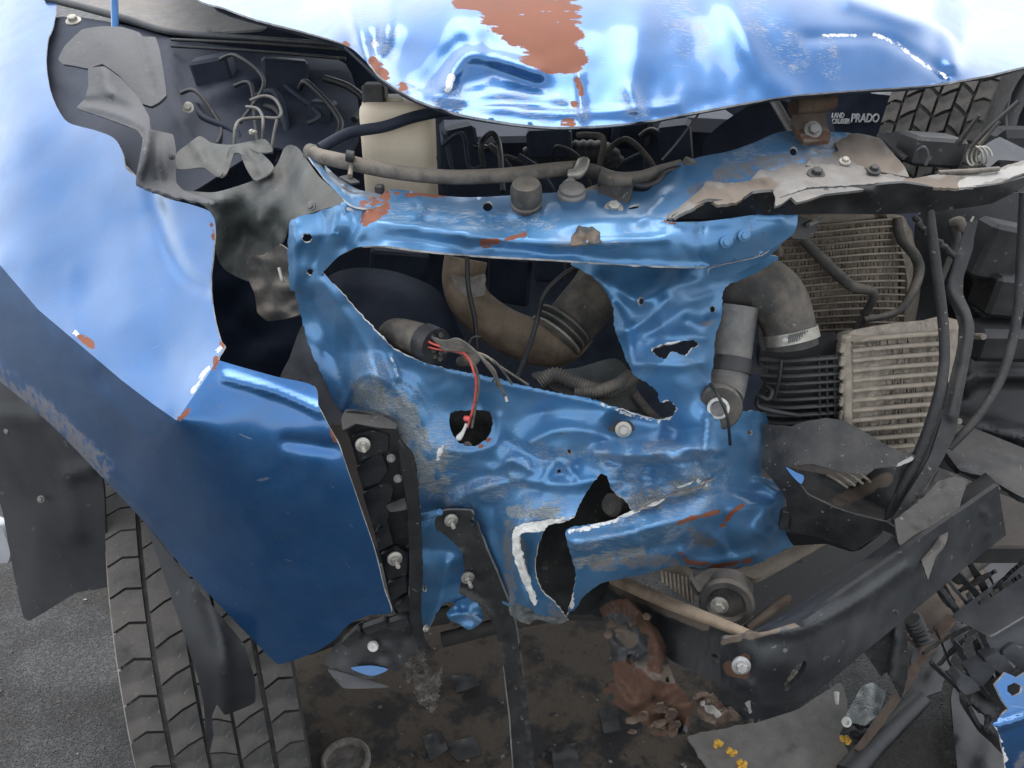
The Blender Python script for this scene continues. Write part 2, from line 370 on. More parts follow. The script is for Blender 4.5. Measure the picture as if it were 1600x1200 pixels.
def tube(name, pts, r, mat, parent=None, seg=12, per=8, ell=1.0, corr=None, straight=False, flat=None, wob=0):
    """A hose or rod through sight-line points (px,py,Y); r is its radius in picture pixels at each point."""
    rr = r if isinstance(r, (list, tuple)) else [r]*len(pts)
    P = np.array([list(U(*p))+[k*depth(p[1], p[2])/F] for p, k in zip(pts, rr)])
    P = P if straight else catmull(P, per)
    if corr:
        L = np.r_[0, np.cumsum(np.linalg.norm(np.diff(P[:, :3], axis=0), axis=1))]; n = int(corr[0])*4
        s = np.linspace(0, L[-1], n); P = np.stack([np.interp(s, L, P[:, k]) for k in range(4)], 1)
        P[:, 3] *= 1+corr[1]*np.tile([0, 1, 1, 0], n//4+1)[:n]
    if wob: P[:, :3] += np.array([[mnoise.noise(Vector((i*.6, k*9, wob*1e3)))*wob for k in range(3)] for i in range(len(P))])
    V_, Fc = sweep(P[:, :3], P[:, 3], seg, ell, True, flat)
    return make(name, V_, Fc, mat, parent, seg > 5)
def basis(ax):
    ax = Vector(ax).normalized(); a = ax.orthogonal().normalized(); return a, ax.cross(a), ax
def lathe_vf(c, ax, prof, seg=20, rot=0):
    a, b_, z = basis(ax); c = Vector(c); V_ = []; Fc = []
    for r, h in prof:
        for k in range(seg):
            t_ = 2*math.pi*k/seg+rot; V_.append(list(c+a*(r*math.cos(t_))+b_*(r*math.sin(t_))+z*h))
    for i in range(len(prof)-1):
        for k in range(seg): Fc.append([i*seg+k, i*seg+(k+1) % seg, (i+1)*seg+(k+1) % seg, (i+1)*seg+k])
    Fc.append(list(range(seg-1, -1, -1))); n = (len(prof)-1)*seg; Fc.append([n+k for k in range(seg)])
    return V_, Fc
def sharp(o, ang=35):
    o.data.set_sharp_from_angle(angle=rad(ang)); return o
def lathe(name, c, ax, prof, mat, parent=None, seg=24):
    V_, Fc = lathe_vf(c, ax, prof, seg); return sharp(make(name, V_, Fc, mat, parent))
def bolt(px, py, Y, r, parent, ax=(0, -1, .45), mat='zinc', stud=0, name='bolt', washer=True):
    k = r*depth(py, Y)/F; c = U(px, py, Y); V_ = []; Fc = []
    def add(v, f): 
        o = len(V_); V_.extend(v); Fc.extend([[i+o for i in x] for x in f])
    if washer: add(*lathe_vf(c, ax, [(k*.96, -.002), (k, .0), (k*.98, k*.12), (k*.70, k*.22)], 24))
    z = k*.20
    add(*lathe_vf(c, ax, [(k*.62, z-.001), (k*.62, z+k*.42), (k*.52, z+k*.52), (k*.30, z+k*.53)], 6, random.random()))
    if stud:
        p = [(k*.28*(1+.12*(i % 2)), z+k*.5+stud*k*i/14) for i in range(15)]; add(*lathe_vf(c, ax, p, 10))
    return sharp(make(name, V_, Fc, mat, parent))
def box(name, c, size, mat, parent=None, rot=(0, 0, 0), bev=.004):
    from mathutils import Euler
    R_ = Euler(rot).to_matrix(); sx, sy, sz = [s/2 for s in size]; b_ = min(bev, sx*.4, sy*.4, sz*.4)
    V_ = []; idx = {}
    for i in (-1, 1):
        for j in (-1, 1):
            for k in (-1, 1):
                for a in range(3):
                    p = [i*(sx-b_), j*(sy-b_), k*(sz-b_)]; p[a] = (i, j, k)[a]*(sx, sy, sz)[a]
                    idx[(i, j, k, a)] = len(V_); V_.append(list(Vector(c)+R_@Vector(p)))
    Fc = []
    for a in range(3):
        u, w = [x for x in range(3) if x != a]
        for s in (-1, 1):
            q_ = []
            for (x, y) in ((-1, -1), (1, -1), (1, 1), (-1, 1)):
                key = [0, 0, 0]; key[a] = s; key[u] = x; key[w] = y; q_.append(idx[(*key, a)])
            Fc.append(q_)
    for a in range(3):
        u, w = [x for x in range(3) if x != a]
        for x in (-1, 1):
            for y in (-1, 1):
                k1 = [0]*3; k1[a] = -1; k1[u] = x; k1[w] = y; k2 = list(k1); k2[a] = 1
                Fc.append([idx[(*k1, u)], idx[(*k1, w)], idx[(*k2, w)], idx[(*k2, u)]])
    for i in (-1, 1):
        for j in (-1, 1):
            for k in (-1, 1): Fc.append([idx[(i, j, k, a)] for a in range(3)])
    import bmesh
    o = make(name, V_, Fc, mat, parent, False); bm = bmesh.new(); bm.from_mesh(o.data); bmesh.ops.recalc_face_normals(bm, faces=bm.faces); bm.to_mesh(o.data); bm.free()
    return o

# ================================================================== the setting
def plane(name, x0, x1, y0, y1, z, mat, nx=1, ny=1, bumpy=0):
    V_ = []; Fc = []
    for j in range(ny+1):
        for i in range(nx+1):
            x = x0+(x1-x0)*i/nx; y = y0+(y1-y0)*j/ny; V_.append((x, y, z+(mnoise.noise(Vector((x*9, y*9, 0)))*bumpy if bumpy else 0)))
    for j in range(ny):
        for i in range(nx): a = j*(nx+1)+i; Fc.append([a, a+1, a+nx+2, a+nx+1])
    o = make(name, V_, Fc, mat); o['kind'] = 'structure'; return o
plane('ground', -80, 80, -80, 80, 0, 'asphalt')
so_ = sheet('soil', [(455, 1000), (700, 930), (1000, 930), (1180, 1000), (1230, 1300), (800, 1340), (470, 1330), (430, 1150)], [], 'soil', None, res=16, th=.003, jag=5, zc=.005)
so_['kind'] = 'structure'; so_.name = 'oily_soil'

car = thing('wrecked_car', 'blue pickup car with its front corner torn open, bumper and headlight gone', 'car', (.1, 1.9, 0))

# ================================================================== hood
hood_out = [(300, -8), (350, 12), (400, 30), (470, 48), (540, 70), (572, 96), (600, 124), (650, 155), (720, 178), (800, 192), (870, 198), (950, 195), (1020, 187),
            (1100, 172), (1230, 150), (1350, 140), (1450, 133), (1540, 118), (1600, 104), (1720, 80), (1800, -60), (1700, -140), (1000, -150), (500, -140), (250, -100)]
hood_c = [(300, -8, 1.50), (400, 30, 1.30), (470, 48, 1.19), (540, 70, 1.06), (600, 124, .975), (720, 178, .90), (870, 198, .88), (1020, 187, .90), (1230, 150, .955), (1350, 140, 1.0), (1450, 133, 1.05), (1600, 104, 1.17), (1720, 80, 1.3),
          (480, 0, 1.32), (545, 0, 1.19), (580, 40, 1.055), (620, 0, 1.14), (620, 80, 1.02), (700, 0, 1.075), (680, 110, .955), (760, 90, .968), (880, 0, 1.07), (880, 110, .945), (1000, 0, 1.08), (1000, 100, .96),
          (1090, 0, 1.085), (1110, 90, .985), (1230, 0, 1.08), (1230, 80, .995), (1350, 0, 1.15), (1350, 80, 1.035), (1450, 20, 1.20), (1450, 80, 1.09), (1500, 60, 1.20), (1600, 40, 1.40), (1600, 0, 1.60), (1500, 0, 1.45),
          (500, -140, 1.9), (900, -140, 1.5), (1300, -140, 1.55), (1700, -140, 2.1), (250, -100, 2.0)]
hood = sheet('hood', hood_out, hood_c, 'paint', car, res=7, th=.003, edge='edge',
    creases=[('g', [(548, 0), (556, 40), (575, 92)], .014, 10), ('g', [(612, -20), (606, 40), (600, 70), (585, 110)], .010, 9), ('g', [(580, -20), (584, 40), (592, 90)], -.012, 12),
             ('g', [(700, 135), (712, 105), (735, 85), (790, 95), (840, 112)], .014, 12), ('g', [(660, 140), (690, 100), (720, 70)], -.010, 16), ('g', [(725, 130), (790, 125), (850, 140)], -.008, 16),
             ('g', [(640, 140), (720, 160), (800, 172), (870, 178), (960, 175), (1060, 165)], .006, 6), ('g', [(690, 172), (760, 160), (800, 158), (880, 168)], -.006, 7),
             ('g', [(905, 120), (907, 150), (910, 185)], .007, 6), ('g', [(985, 140), (992, 160), (1000, 180)], .008, 9), ('g', [(1000, 10), (990, 90), (980, 150)], .010, 26),
             ('g', [(1140, -10), (1160, 50), (1190, 110), (1230, 145)], .012, 22), ('g', [(1330, 0), (1420, 30), (1478, 50), (1490, 100)], .022, 16), ('g', [(1260, 60), (1370, 58), (1420, 80), (1480, 118)], -.008, 10),
             ('g', [(760, 60), (770, 110)], -.006, 14)],
    nz=[(.004, 90), (.0015, 30)], folds=(26, .006, (20, 45)),
    marks={'rust': [([(706, -30), (712, 10), (745, 22), (752, 40), (780, 52), (800, 72), (822, 96), (850, 112), (905, 110), (919, 92), (910, 62), (908, 34), (900, -30)], (30,)),
                    ([(586, 98), (600, 118)], 13), ([(606, 124), (630, 136)], 9), ([(902, 124), (909, 145)], 7), ([(895, 166), (905, 168)], 9), ([(880, 190), (895, 193)], 8), ([(538, 66), (546, 76)], 6)],
           'bare': [([(1366, 54), (1400, 66), (1432, 92), (1478, 120)], 4.5), ([(586, 66), (592, 92)], 8), ([(700, 140), (705, 120)], 7), ([(1265, 56), (1340, 54)], 1.5)],
           'scuff': [([(640, 140), (760, 165), (800, 160), (900, 178)], 22), ([(560, 0), (600, 40), (590, 90)], 26), ([(1050, 10), (1080, 60)], 30), ([(1290, 70), (1300, 110)], 16), ([(985, 160), (1000, 170)], 18), ([(1180, 20), (1240, 90)], 26)]})
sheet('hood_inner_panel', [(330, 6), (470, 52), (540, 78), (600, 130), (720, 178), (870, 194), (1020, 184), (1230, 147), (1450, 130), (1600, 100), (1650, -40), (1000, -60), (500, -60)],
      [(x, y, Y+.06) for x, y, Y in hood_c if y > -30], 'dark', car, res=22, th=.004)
# thin folded lip under the leading edge
tube('hood_lip', [(540, 74, 1.075), (600, 128, .99), (650, 158, .94), (720, 181, .91), (800, 194, .895), (870, 200, .89), (950, 197, .895), (1020, 189, .91), (1100, 174, .93), (1230, 152, .965), (1350, 142, 1.01), (1450, 135, 1.06), (1600, 106, 1.18)], 3.2, 'dark', hood, seg=8)

# ================================================================== fender
fen_out = [(84, 36), (75, 62), (72, 100), (78, 140), (90, 170), (108, 192), (150, 204), (178, 216), (192, 240), (196, 262), (212, 276), (250, 306), (300, 320), (330, 332), (336, 352), (333, 400), (329, 440), (334, 490), (344, 530), (351, 541),
           (341, 560), (352, 566), (430, 588), (490, 603), (499, 638), (527, 690), (545, 740), (566, 802), (586, 862), (600, 920), (611, 957), (578, 961), (545, 976), (522, 1000), (490, 1020), (440, 1037), (425, 1030), (380, 984), (330, 932), (280, 880),
           (235, 826), (160, 746), (80, 664), (0, 596), (-80, 540), (-110, 300), (-90, -60), (60, -70), (92, -40)]
fold = [(-140, 300), (-60, 362), (0, 414), (60, 484), (112, 528), (150, 560), (190, 594), (240, 632), (276, 657), (300, 622), (322, 590), (340, 562), (352, 541)]
foldY = [(-140, 300, 1.55), (-60, 362, 1.34), (0, 414, 1.21), (60, 484, 1.10), (112, 528, 1.02), (190, 594, .915), (276, 657, .822), (300, 622, .838), (322, 590, .852), (340, 562, .865), (352, 541, .88)]
fd = densify(np.array(fold, float), 16, False)[1:-1]; fk = np.r_[0, np.cumsum(np.hypot(*np.diff(np.array(foldY)[:, :2], axis=0).T))]; ff = np.array(foldY); _i = lambda p: np.argmin(np.hypot(ff[:, 0]-p[0], ff[:, 1]-p[1]))
def _fy(p):
    best = (1e9, 0)
    for a, b_ in zip(ff[:-1], ff[1:]):
        ab = b_[:2]-a[:2]; t_ = min(1, max(0, ((p-a[:2])@ab)/(ab@ab))); d_ = np.hypot(*(p-a[:2]-t_*ab)); best = min(best, (d_, a[2]+t_*(b_[2]-a[2])))
    return best[1]
foldY = [(float(p[0]), float(p[1]), _fy(p)) for p in np.r_[np.array(fold, float)[:1], fd, np.array(fold, float)[-1:]]]
fen_up = foldY+[(84, 36, 1.75), (72, 100, 1.60), (90, 170, 1.44), (150, 204, 1.34), (196, 262, 1.235), (250, 306, 1.15), (330, 332, 1.075), (333, 400, 1.02), (330, 440, .985), (344, 510, .915), (260, 560, .925), (200, 500, 1.005), (140, 460, 1.09), (200, 400, 1.105), (230, 330, 1.16), (100, 300, 1.28), (60, 400, 1.185), (40, 200, 1.42), (0, 300, 1.34), (0, 100, 1.66), (30, 20, 1.84), (-80, 200, 1.62), (-90, -60, 2.3)]
fen_c = foldY+[(350, 566, .862), (430, 588, .85), (490, 603, .845), (500, 660, .818), (527, 690, .815), (566, 802, .81), (611, 957, .815), (545, 976, .84), (440, 1037, .86), (430, 880, .835), (430, 720, .818), (350, 760, .832), (350, 640, .830), (330, 932, .885), (235, 826, .94), (190, 690, .94), (80, 664, 1.08), (110, 600, 1.02), (0, 596, 1.20), (0, 500, 1.20), (-80, 540, 1.35), (250, 740, .885), (276, 690, .842)]
fender = sheet('front_fender', fen_out, fen_c, 'paint', car, res=7, th=.002, edge='edge', facets=[([(-400, -400), (600, -400), (600, 400), (352, 541)]+fold[::-1][1:]+[(-400, 100)], fen_up, fold)],
    creases=[('g', [(112, 420), (110, 470), (118, 520)], .0015, 10),
             ('g', [(350, 590), (430, 612), (500, 642)], .006, 8), ('g', [(275, 670), (350, 760), (430, 900)], .004, 60), ('g', [(160, 590), (240, 660), (270, 664)], -.006, 18),
             ('g', [(450, 690), (520, 700)], -.004, 10), ('g', [(490, 720), (540, 760), (560, 830)], .003, 30),
             ('g', [(108, 190), (60, 250), (-20, 300)], -.004, 22), ('g', [(240, 300), (262, 380), (290, 430), (325, 450)], -.010, 13), ('g', [(0, 575), (120, 690), (240, 812)], .005, 10)],
    nz=[(.005, 130), (.0012, 40)],
    marks={'rust': [([(126, 528), (146, 540)], 8), ([(282, 654), (296, 640)], 6), ([(334, 574), (338, 562)], 8), ([(518, 668), (524, 690)], 5), ([(330, 352), (334, 372)], 4), ([(206, 236), (212, 268)], 6), ([(345, 536), (351, 542)], 5)],
           'bare': [([(300, 612), (326, 574)], 5), ([(340, 548), (350, 540)], 5), ([(118, 520), (132, 534)], 4)],
           'dirt': [([(-20, 585), (80, 660), (150, 730)], 30)]})
# ================================================================== wheel-arch pieces under the fender
flap = sheet('wheel_arch_liner', [(-60, 560), (0, 590), (60, 645), (158, 740), (165, 830), (172, 915), (120, 926), (80, 950), (46, 970), (36, 962), (20, 890), (4, 800), (-30, 690)],
      [(-60, 560, 1.36), (0, 600, 1.24), (158, 745, 1.14), (170, 915, 1.12), (46, 970, 1.13), (4, 800, 1.2), (90, 800, 1.15)], 'liner', car, res=12, th=.004, creases=[('g', [(60, 660), (100, 740), (120, 830)], .012, 16), ('g', [(0, 650), (60, 650)], .008, 12), ('g', [(110, 740), (150, 730)], .010, 10)])
for x, y in ((12, 673), (64, 780)): bolt(x, y, 1.15 if y > 700 else 1.21, 6, flap, mat='drier', name='screw')
box('side_sill', (-1.0, 1.9, .52), (.10, .9, .07), 'bodyw', car)
liner = sheet('splash_shield', [(228, 818), (262, 862), (300, 908), (345, 962), (380, 1005), (398, 1060), (398, 1098), (352, 1117), (338, 1100), (330, 1122), (333, 1150), (326, 1182), (322, 1150), (318, 1100), (308, 1055), (285, 985), (258, 905)],
      [(228, 818, .95), (300, 905, .915), (380, 1005, .875), (398, 1098, .875), (352, 1117, .86), (326, 1182, .86), (308, 1055, .86), (258, 905, .91), (340, 1040, .85)], 'liner', car, res=8, th=.003, edge='grey', creases=[('g', [(318, 920), (345, 1000), (352, 1110)], .018, 14)])

# ================================================================== front wheel: tyre body by lathe, tread blocks one by one
def wheel(name, C, R, Wd, parent, side, arc, face, rows, seg=64, blk=None, mud=True, vis=None, yaw=0):
    """C centre, side = -1 or +1 x of the outer face; rows of tread blocks (x0,x1,angular share,skew)."""
    ca, sa = math.cos(yaw), math.sin(yaw)
    def rot(V_): V_ = np.asarray(V_, float)-np.array(C); return np.stack([V_[:, 0]*ca-V_[:, 1]*sa, V_[:, 0]*sa+V_[:, 1]*ca, V_[:, 2]], 1)+np.array(C)
    prof = [(.60, -.5), (.66, -.54), (.80, -.565), (.90, -.545), (.955, -.49), (.965, -.42), (.968, -.2), (.968, .2), (.965, .42), (.955, .49), (.90, .545), (.80, .565), (.66, .54), (.60, .5)]
    V_, Fc = lathe_vf(C, (1, 0, 0), [(r*R, h*Wd) for r, h in prof], seg); Fc = Fc[:-2]
    w = thing_part(name, C, parent)
    o = make('tyre', rot(V_), Fc, 'tyre', w)
    Vr = []; Fr = []
    v, f = lathe_vf(C, (1, 0, 0), [(.60*R, -.5*Wd), (.62*R, -.47*Wd), (.57*R, -.42*Wd), (.55*R, .42*Wd), (.62*R, .5*Wd)], seg); f = f[:-2]
    make('rim', rot(v), f, 'steel' if mud else 'black', w)
    sx = side*.30*Wd
    for k in range(6):
        a = k*math.pi/3; d = Vector((0, math.cos(a), math.sin(a))); P = [Vector(C)+Vector((sx, 0, 0))+d*(R*s) for s in (.06, .3, .58)]
        Vs, Fs = sweep([list(p) for p in P], [R*.10, R*.07, R*.09], 8); make('spoke', rot(Vs), Fs, 'steel' if mud else 'black', w)
    n_blk, stuffV, stuffF = blk, [], []
    for (x0, x1, share, skew, off) in rows:
        for k in range(n_blk):
            a0 = 2*math.pi*(k+off)/n_blk; da = 2*math.pi/n_blk*share
            cor = []; kk = .16 if abs(skew) < .2 else .05
            zz = [(0, 0), (.5, .10), (1, 0)]
            pts2 = [(x0, 0), (x0+(x1-x0)*.5, skew*.5+kk), (x1, skew), (x1, 1+skew), (x0+(x1-x0)*.5, 1+skew*.5+kk), (x0, 1)]
            for rr in (.978, 1.0):
                for (x, s) in pts2:
                    a = a0+da*s; ins = 1.0 if rr < 1 else .985
                    xm = (x0+x1)/2; xx = xm+(x-xm)*ins; am = a0+da*(.5+skew/2); aa = am+(a-am)*ins
                    drop = R*.012*(abs(xx)/.45)**3
                    r_ = rr*R-drop
                    cor.append((C[0]+xx*Wd, C[1]-r_*math.cos(aa), C[2]+r_*math.sin(aa)))
            f = [[6, 7, 8, 9, 10, 11]]+[[i, (i+1) % 6, 6+(i+1) % 6, 6+i] for i in range(6)]
            am = math.degrees((a0+da/2+math.pi) % (2*math.pi)-math.pi)
            cor = rot(cor)
            if arc[0] < am < arc[1]: 
                ob = make('tread_block', cor, f, 'tyre', w, False)
            else:
                o0 = len(stuffV); stuffV += [list(c) for c in cor]; stuffF += [[i+o0 for i in x] for x in f]
    s = make('hidden_tread', stuffV, stuffF, 'tyre', w, False); s['kind'] = 'stuff'
    return w
def thing_part(name, loc, parent):
    o = bpy.data.objects.new(name, None); o.location = loc; o.empty_display_size = .1; link(o, parent); WLOC[o.name] = Vector(loc); return o
WC = (-.598, 1.255, .390); WR, WW = .390, .235
wh = wheel('front_wheel', WC, WR, WW, car, -1, (-40, 42), None,
      [(-.535, -.325, .93, .08, 0), (-.295, -.10, .94, .35, .3), (-.08, .09, .95, -.30, .1), (.11, .305, .94, .35, .6), (.335, .535, .93, .08, .45)], blk=43, yaw=rad(22))
V_, Fc = lathe_vf(WC, (1, 0, 0), [(.70*WR, -.566*WW), (.80*WR, -.577*WW), (.89*WR, -.562*WW), (.935*WR, -.530*WW), (.92*WR, -.52*WW), (.70*WR, -.55*WW)], 64); V_ = np.array(V_)-WC; cy, sy = math.cos(rad(22)), math.sin(rad(22)); V_ = np.stack([V_[:, 0]*cy-V_[:, 1]*sy, V_[:, 0]*sy+V_[:, 1]*cy, V_[:, 2]], 1)+WC
make('sidewall_mud', V_, Fc[:-2], 'mud', wh)

# ================================================================== radiator support: upper crossmember
beam = sheet('upper_crossmember', [(534, 316), (560, 322), (585, 312), (604, 299), (622, 296), (660, 302), (720, 308), (770, 307), (830, 303), (900, 299), (960, 296), (1008, 299), (1030, 280), (1046, 262), (1090, 246), (1140, 236), (1180, 222), (1212, 208), (1240, 204),
        (1290, 206), (1330, 208), (1366, 222), (1330, 252), (1270, 262), (1190, 282), (1120, 306), (1064, 330), (1040, 345), (1100, 346), (1190, 334), (1236, 330), (1246, 334), (1244, 356), (1232, 372), (1185, 398), (1100, 416), (1050, 416), (960, 412), (860, 405), (730, 398), (650, 390), (600, 384), (560, 386), (530, 400), (498, 430), (500, 404), (518, 366), (532, 340)],
    [(537, 318, .90), (604, 300, .96), (720, 308, .955), (830, 303, .95), (960, 298, .955), (1008, 300, .95), (1046, 262, .975), (1140, 236, 1.0), (1230, 206, 1.03), (1366, 222, 1.08), (1270, 262, .96), (1120, 306, .91), (1190, 282, .93),
     (600, 345, .875), (720, 345, .87), (860, 345, .865), (960, 345, .86), (1050, 350, .85), (1150, 346, .85), (1222, 338, .865), (1228, 372, .865), (1185, 398, .86), (1100, 416, .845), (960, 412, .845), (860, 405, .85), (730, 398, .855), (650, 390, .86), (560, 386, .875), (498, 430, .90), (520, 366, .885), (600, 372, .855), (730, 378, .845), (860, 385, .84), (960, 392, .835), (1100, 392, .832)],
    'paintin', car, res=6, th=.0025, edge='edge',
    holes=[[(758+8*math.cos(a)+4, 322+8*math.sin(a)) for a in np.linspace(0, 2*math.pi, 10)[:-1]], [(1240+6*math.cos(a), 236+7*math.sin(a)) for a in np.linspace(0, 2*math.pi, 10)[:-1]], [(983, 322), (997, 319), (998, 324), (984, 327)]],
    creases=[('g', [(600, 337), (680, 346), (760, 348), (830, 340)], -.007, 6), ('g', [(590, 348), (660, 356), (760, 372), (860, 380), (960, 378), (1040, 372)], .009, 7), ('g', [(600, 372), (700, 380), (800, 390), (900, 397)], -.006, 7), ('g', [(560, 385), (650, 391), (730, 399), (860, 406), (960, 413), (1050, 417), (1100, 416)], .008, 4),
             ('g', [(640, 318), (652, 310), (660, 325), (648, 338)], .008, 8), ('g', [(800, 330), (822, 345), (850, 338), (858, 318)], .007, 6), ('g', [(545, 330), (556, 350), (540, 385)], -.012, 14), ('g', [(575, 325), (570, 350), (555, 380)], .012, 8),
             ('g', [(1000, 345), (1030, 320), (1046, 300)], .010, 8), ('g', [(1095, 345), (1092, 380), (1098, 412)], -.006, 5), ('g', [(900, 350), (985, 340), (1020, 350)], .006, 10), ('t', [(1010, 340), (1090, 346), (1190, 337), (1222, 340)], .006, 7), ('g', [(1190, 262), (1250, 250), (1330, 235)], .010, 9), ('g', [(1270, 225), (1310, 232), (1350, 225)], -.012, 10)],
    nz=[(.003, 60)], folds=(70, .010, (14, 40)),
    marks={'rust': [([(574, 345), (582, 332), (598, 322)], 17), ([(590, 315), (605, 303)], 9), ([(620, 302), (655, 304), (700, 309)], 6), ([(755, 381), (775, 378)], 9), ([(790, 374), (820, 366)], 4), ([(1046, 348), (1056, 350)], 5), ([(1040, 345), (1052, 345)], 5)],
           'dirt': [([(560, 322), (600, 306)], 10), ([(1130, 270), (1200, 255), (1260, 250)], 18), ([(1290, 235), (1350, 225)], 26), ([(1080, 300), (1130, 280)], 10)],
           'scuff': [([(620, 330), (760, 345), (860, 345)], 16), ([(880, 385), (990, 370)], 18), ([(1150, 240), (1240, 225), (1320, 215)], 24)],
           'bare': [([(540, 326), (560, 330)], 3)]})
for x, y, Y in ((1135, 378, .835), (1163, 368, .838)): bolt(x, y, Y, 10, beam, mat='paintin', ax=(0, -1, .2))
# wedge of folded metal running from the hose end down to the post
sheet('folded_flange', [(478, 234), (486, 250), (510, 282), (545, 318), (575, 325), (600, 318), (610, 304), (585, 300), (560, 296), (530, 278), (505, 256)],
      [(478, 234, 1.06), (545, 318, .90), (610, 304, .955), (560, 296, .97), (510, 262, 1.03)], 'paintin', car, res=6, th=.002, edge='edge', creases=[('g', [(500, 262), (540, 300), (580, 312)], .012, 6), ('g', [(520, 275), (560, 308), (600, 310)], -.010, 6)],
      marks={'dirt': [([(500, 260), (545, 295), (595, 308)], 10)], 'rust': [([(560, 318), (600, 312)], 9)]}, nz=(.006, 18))

# ================================================================== radiator support: torn front panel with the headlight opening
fp_out = [(452, 352), (464, 340), (500, 330), (534, 320), (536, 345), (522, 376), (503, 420), (507, 429), (531, 454), (560, 488), (594, 524), (615, 545), (660, 566), (720, 580), (772, 590), (825, 604), (877, 615), (930, 625), (985, 645), (1030, 656), (1050, 651), (1056, 637), (1046, 626), (1031, 629), (1026, 611), (1010, 598), (991, 586), (980, 565), (971, 540), (960, 512), (958, 482), (946, 456), (925, 432), (893, 411),
          (960, 408), (1050, 412), (1110, 414), (1180, 400), (1216, 404), (1170, 432), (1137, 446), (1129, 462), (1128, 490), (1119, 524), (1115, 560), (1111, 600), (1112, 637), (1150, 642), (1196, 646), (1198, 690), (1190, 742), (1216, 752), (1226, 772), (1230, 822), (1262, 830), (1290, 834), (1240, 852), (1180, 882), (1112, 890), (1060, 884), (1002, 898), (944, 910), (916, 928), (900, 950), (892, 956),
          (886, 962), (897, 922), (899, 892), (889, 858), (886, 827), (930, 818), (962, 810), (986, 797), (976, 780), (956, 766), (948, 744), (936, 742), (920, 764), (906, 788), (897, 806), (878, 815), (856, 820), (846, 838), (838, 862), (837, 898), (846, 922), (866, 942), (880, 958), (886, 970), (868, 974), (842, 962), (822, 950), (796, 948), (770, 935), (745, 955), (700, 940), (680, 962), (668, 985), (654, 985),
          (655, 900), (657, 810), (650, 724), (632, 690), (602, 662), (536, 646), (510, 600), (485, 546), (471, 497), (461, 458), (453, 450), (450, 400)]
fp_c = [(452, 352, .93), (534, 320, .895), (503, 420, .895), (453, 450, .94), (471, 497, .945), (485, 546, .93), (536, 646, .905), (531, 454, .885), (594, 524, .865), (560, 560, .875), (540, 540, .90), (600, 620, .872), (650, 700, .85), (615, 545, .86), (720, 580, .85), (825, 604, .85), (930, 625, .845), (1030, 652, .85),
        (700, 640, .855), (840, 660, .848), (960, 670, .84), (1050, 690, .83), (740, 740, .84), (820, 725, .83), (900, 720, .815), (980, 712, .79), (1050, 720, .785), (1110, 712, .80), (980, 740, .83), (1050, 750, .835), (1110, 745, .84),
        (980, 565, .862), (958, 482, .905), (925, 432, .93), (893, 411, .93), (1050, 415, .915), (1110, 418, .92), (1180, 402, .925), (1137, 446, .93), (1119, 524, .89), (1111, 600, .862), (1050, 470, .88), (1040, 540, .845), (1060, 600, .822), (1090, 650, .82), (1000, 500, .875),
        (1150, 645, .86), (1196, 650, .91), (1190, 742, .91), (1140, 720, .85), (1226, 772, .90), (1160, 790, .84), (1230, 822, .885), (1290, 834, .93), (1180, 882, .875), (1112, 888, .86), (1100, 830, .80), (1060, 884, .815), (1000, 895, .795), (944, 908, .785), (892, 950, .80), (890, 840, .765), (960, 812, .785), (1000, 850, .76), (1040, 800, .78), (1100, 770, .80), (976, 782, .80), (950, 750, .82),
        (920, 764, .82), (860, 780, .80), (880, 812, .785), (800, 790, .82), (806, 830, .80), (840, 850, .80), (842, 920, .805), (884, 968, .82), (822, 950, .83), (770, 900, .86), (740, 820, .865), (690, 790, .875), (660, 760, .86), (700, 870, .885), (668, 985, .90), (655, 900, .885), (720, 940, .90)]
def ring(x, y, rx, ry=None, n=12, ph=0, wob=0): return [(x+rx*(1+wob*random.uniform(-1, 1))*math.cos(a+ph), y+(ry or rx)*(1+wob*random.uniform(-1, 1))*math.sin(a+ph)) for a in np.linspace(0, 2*math.pi, n+1)[:-1]]
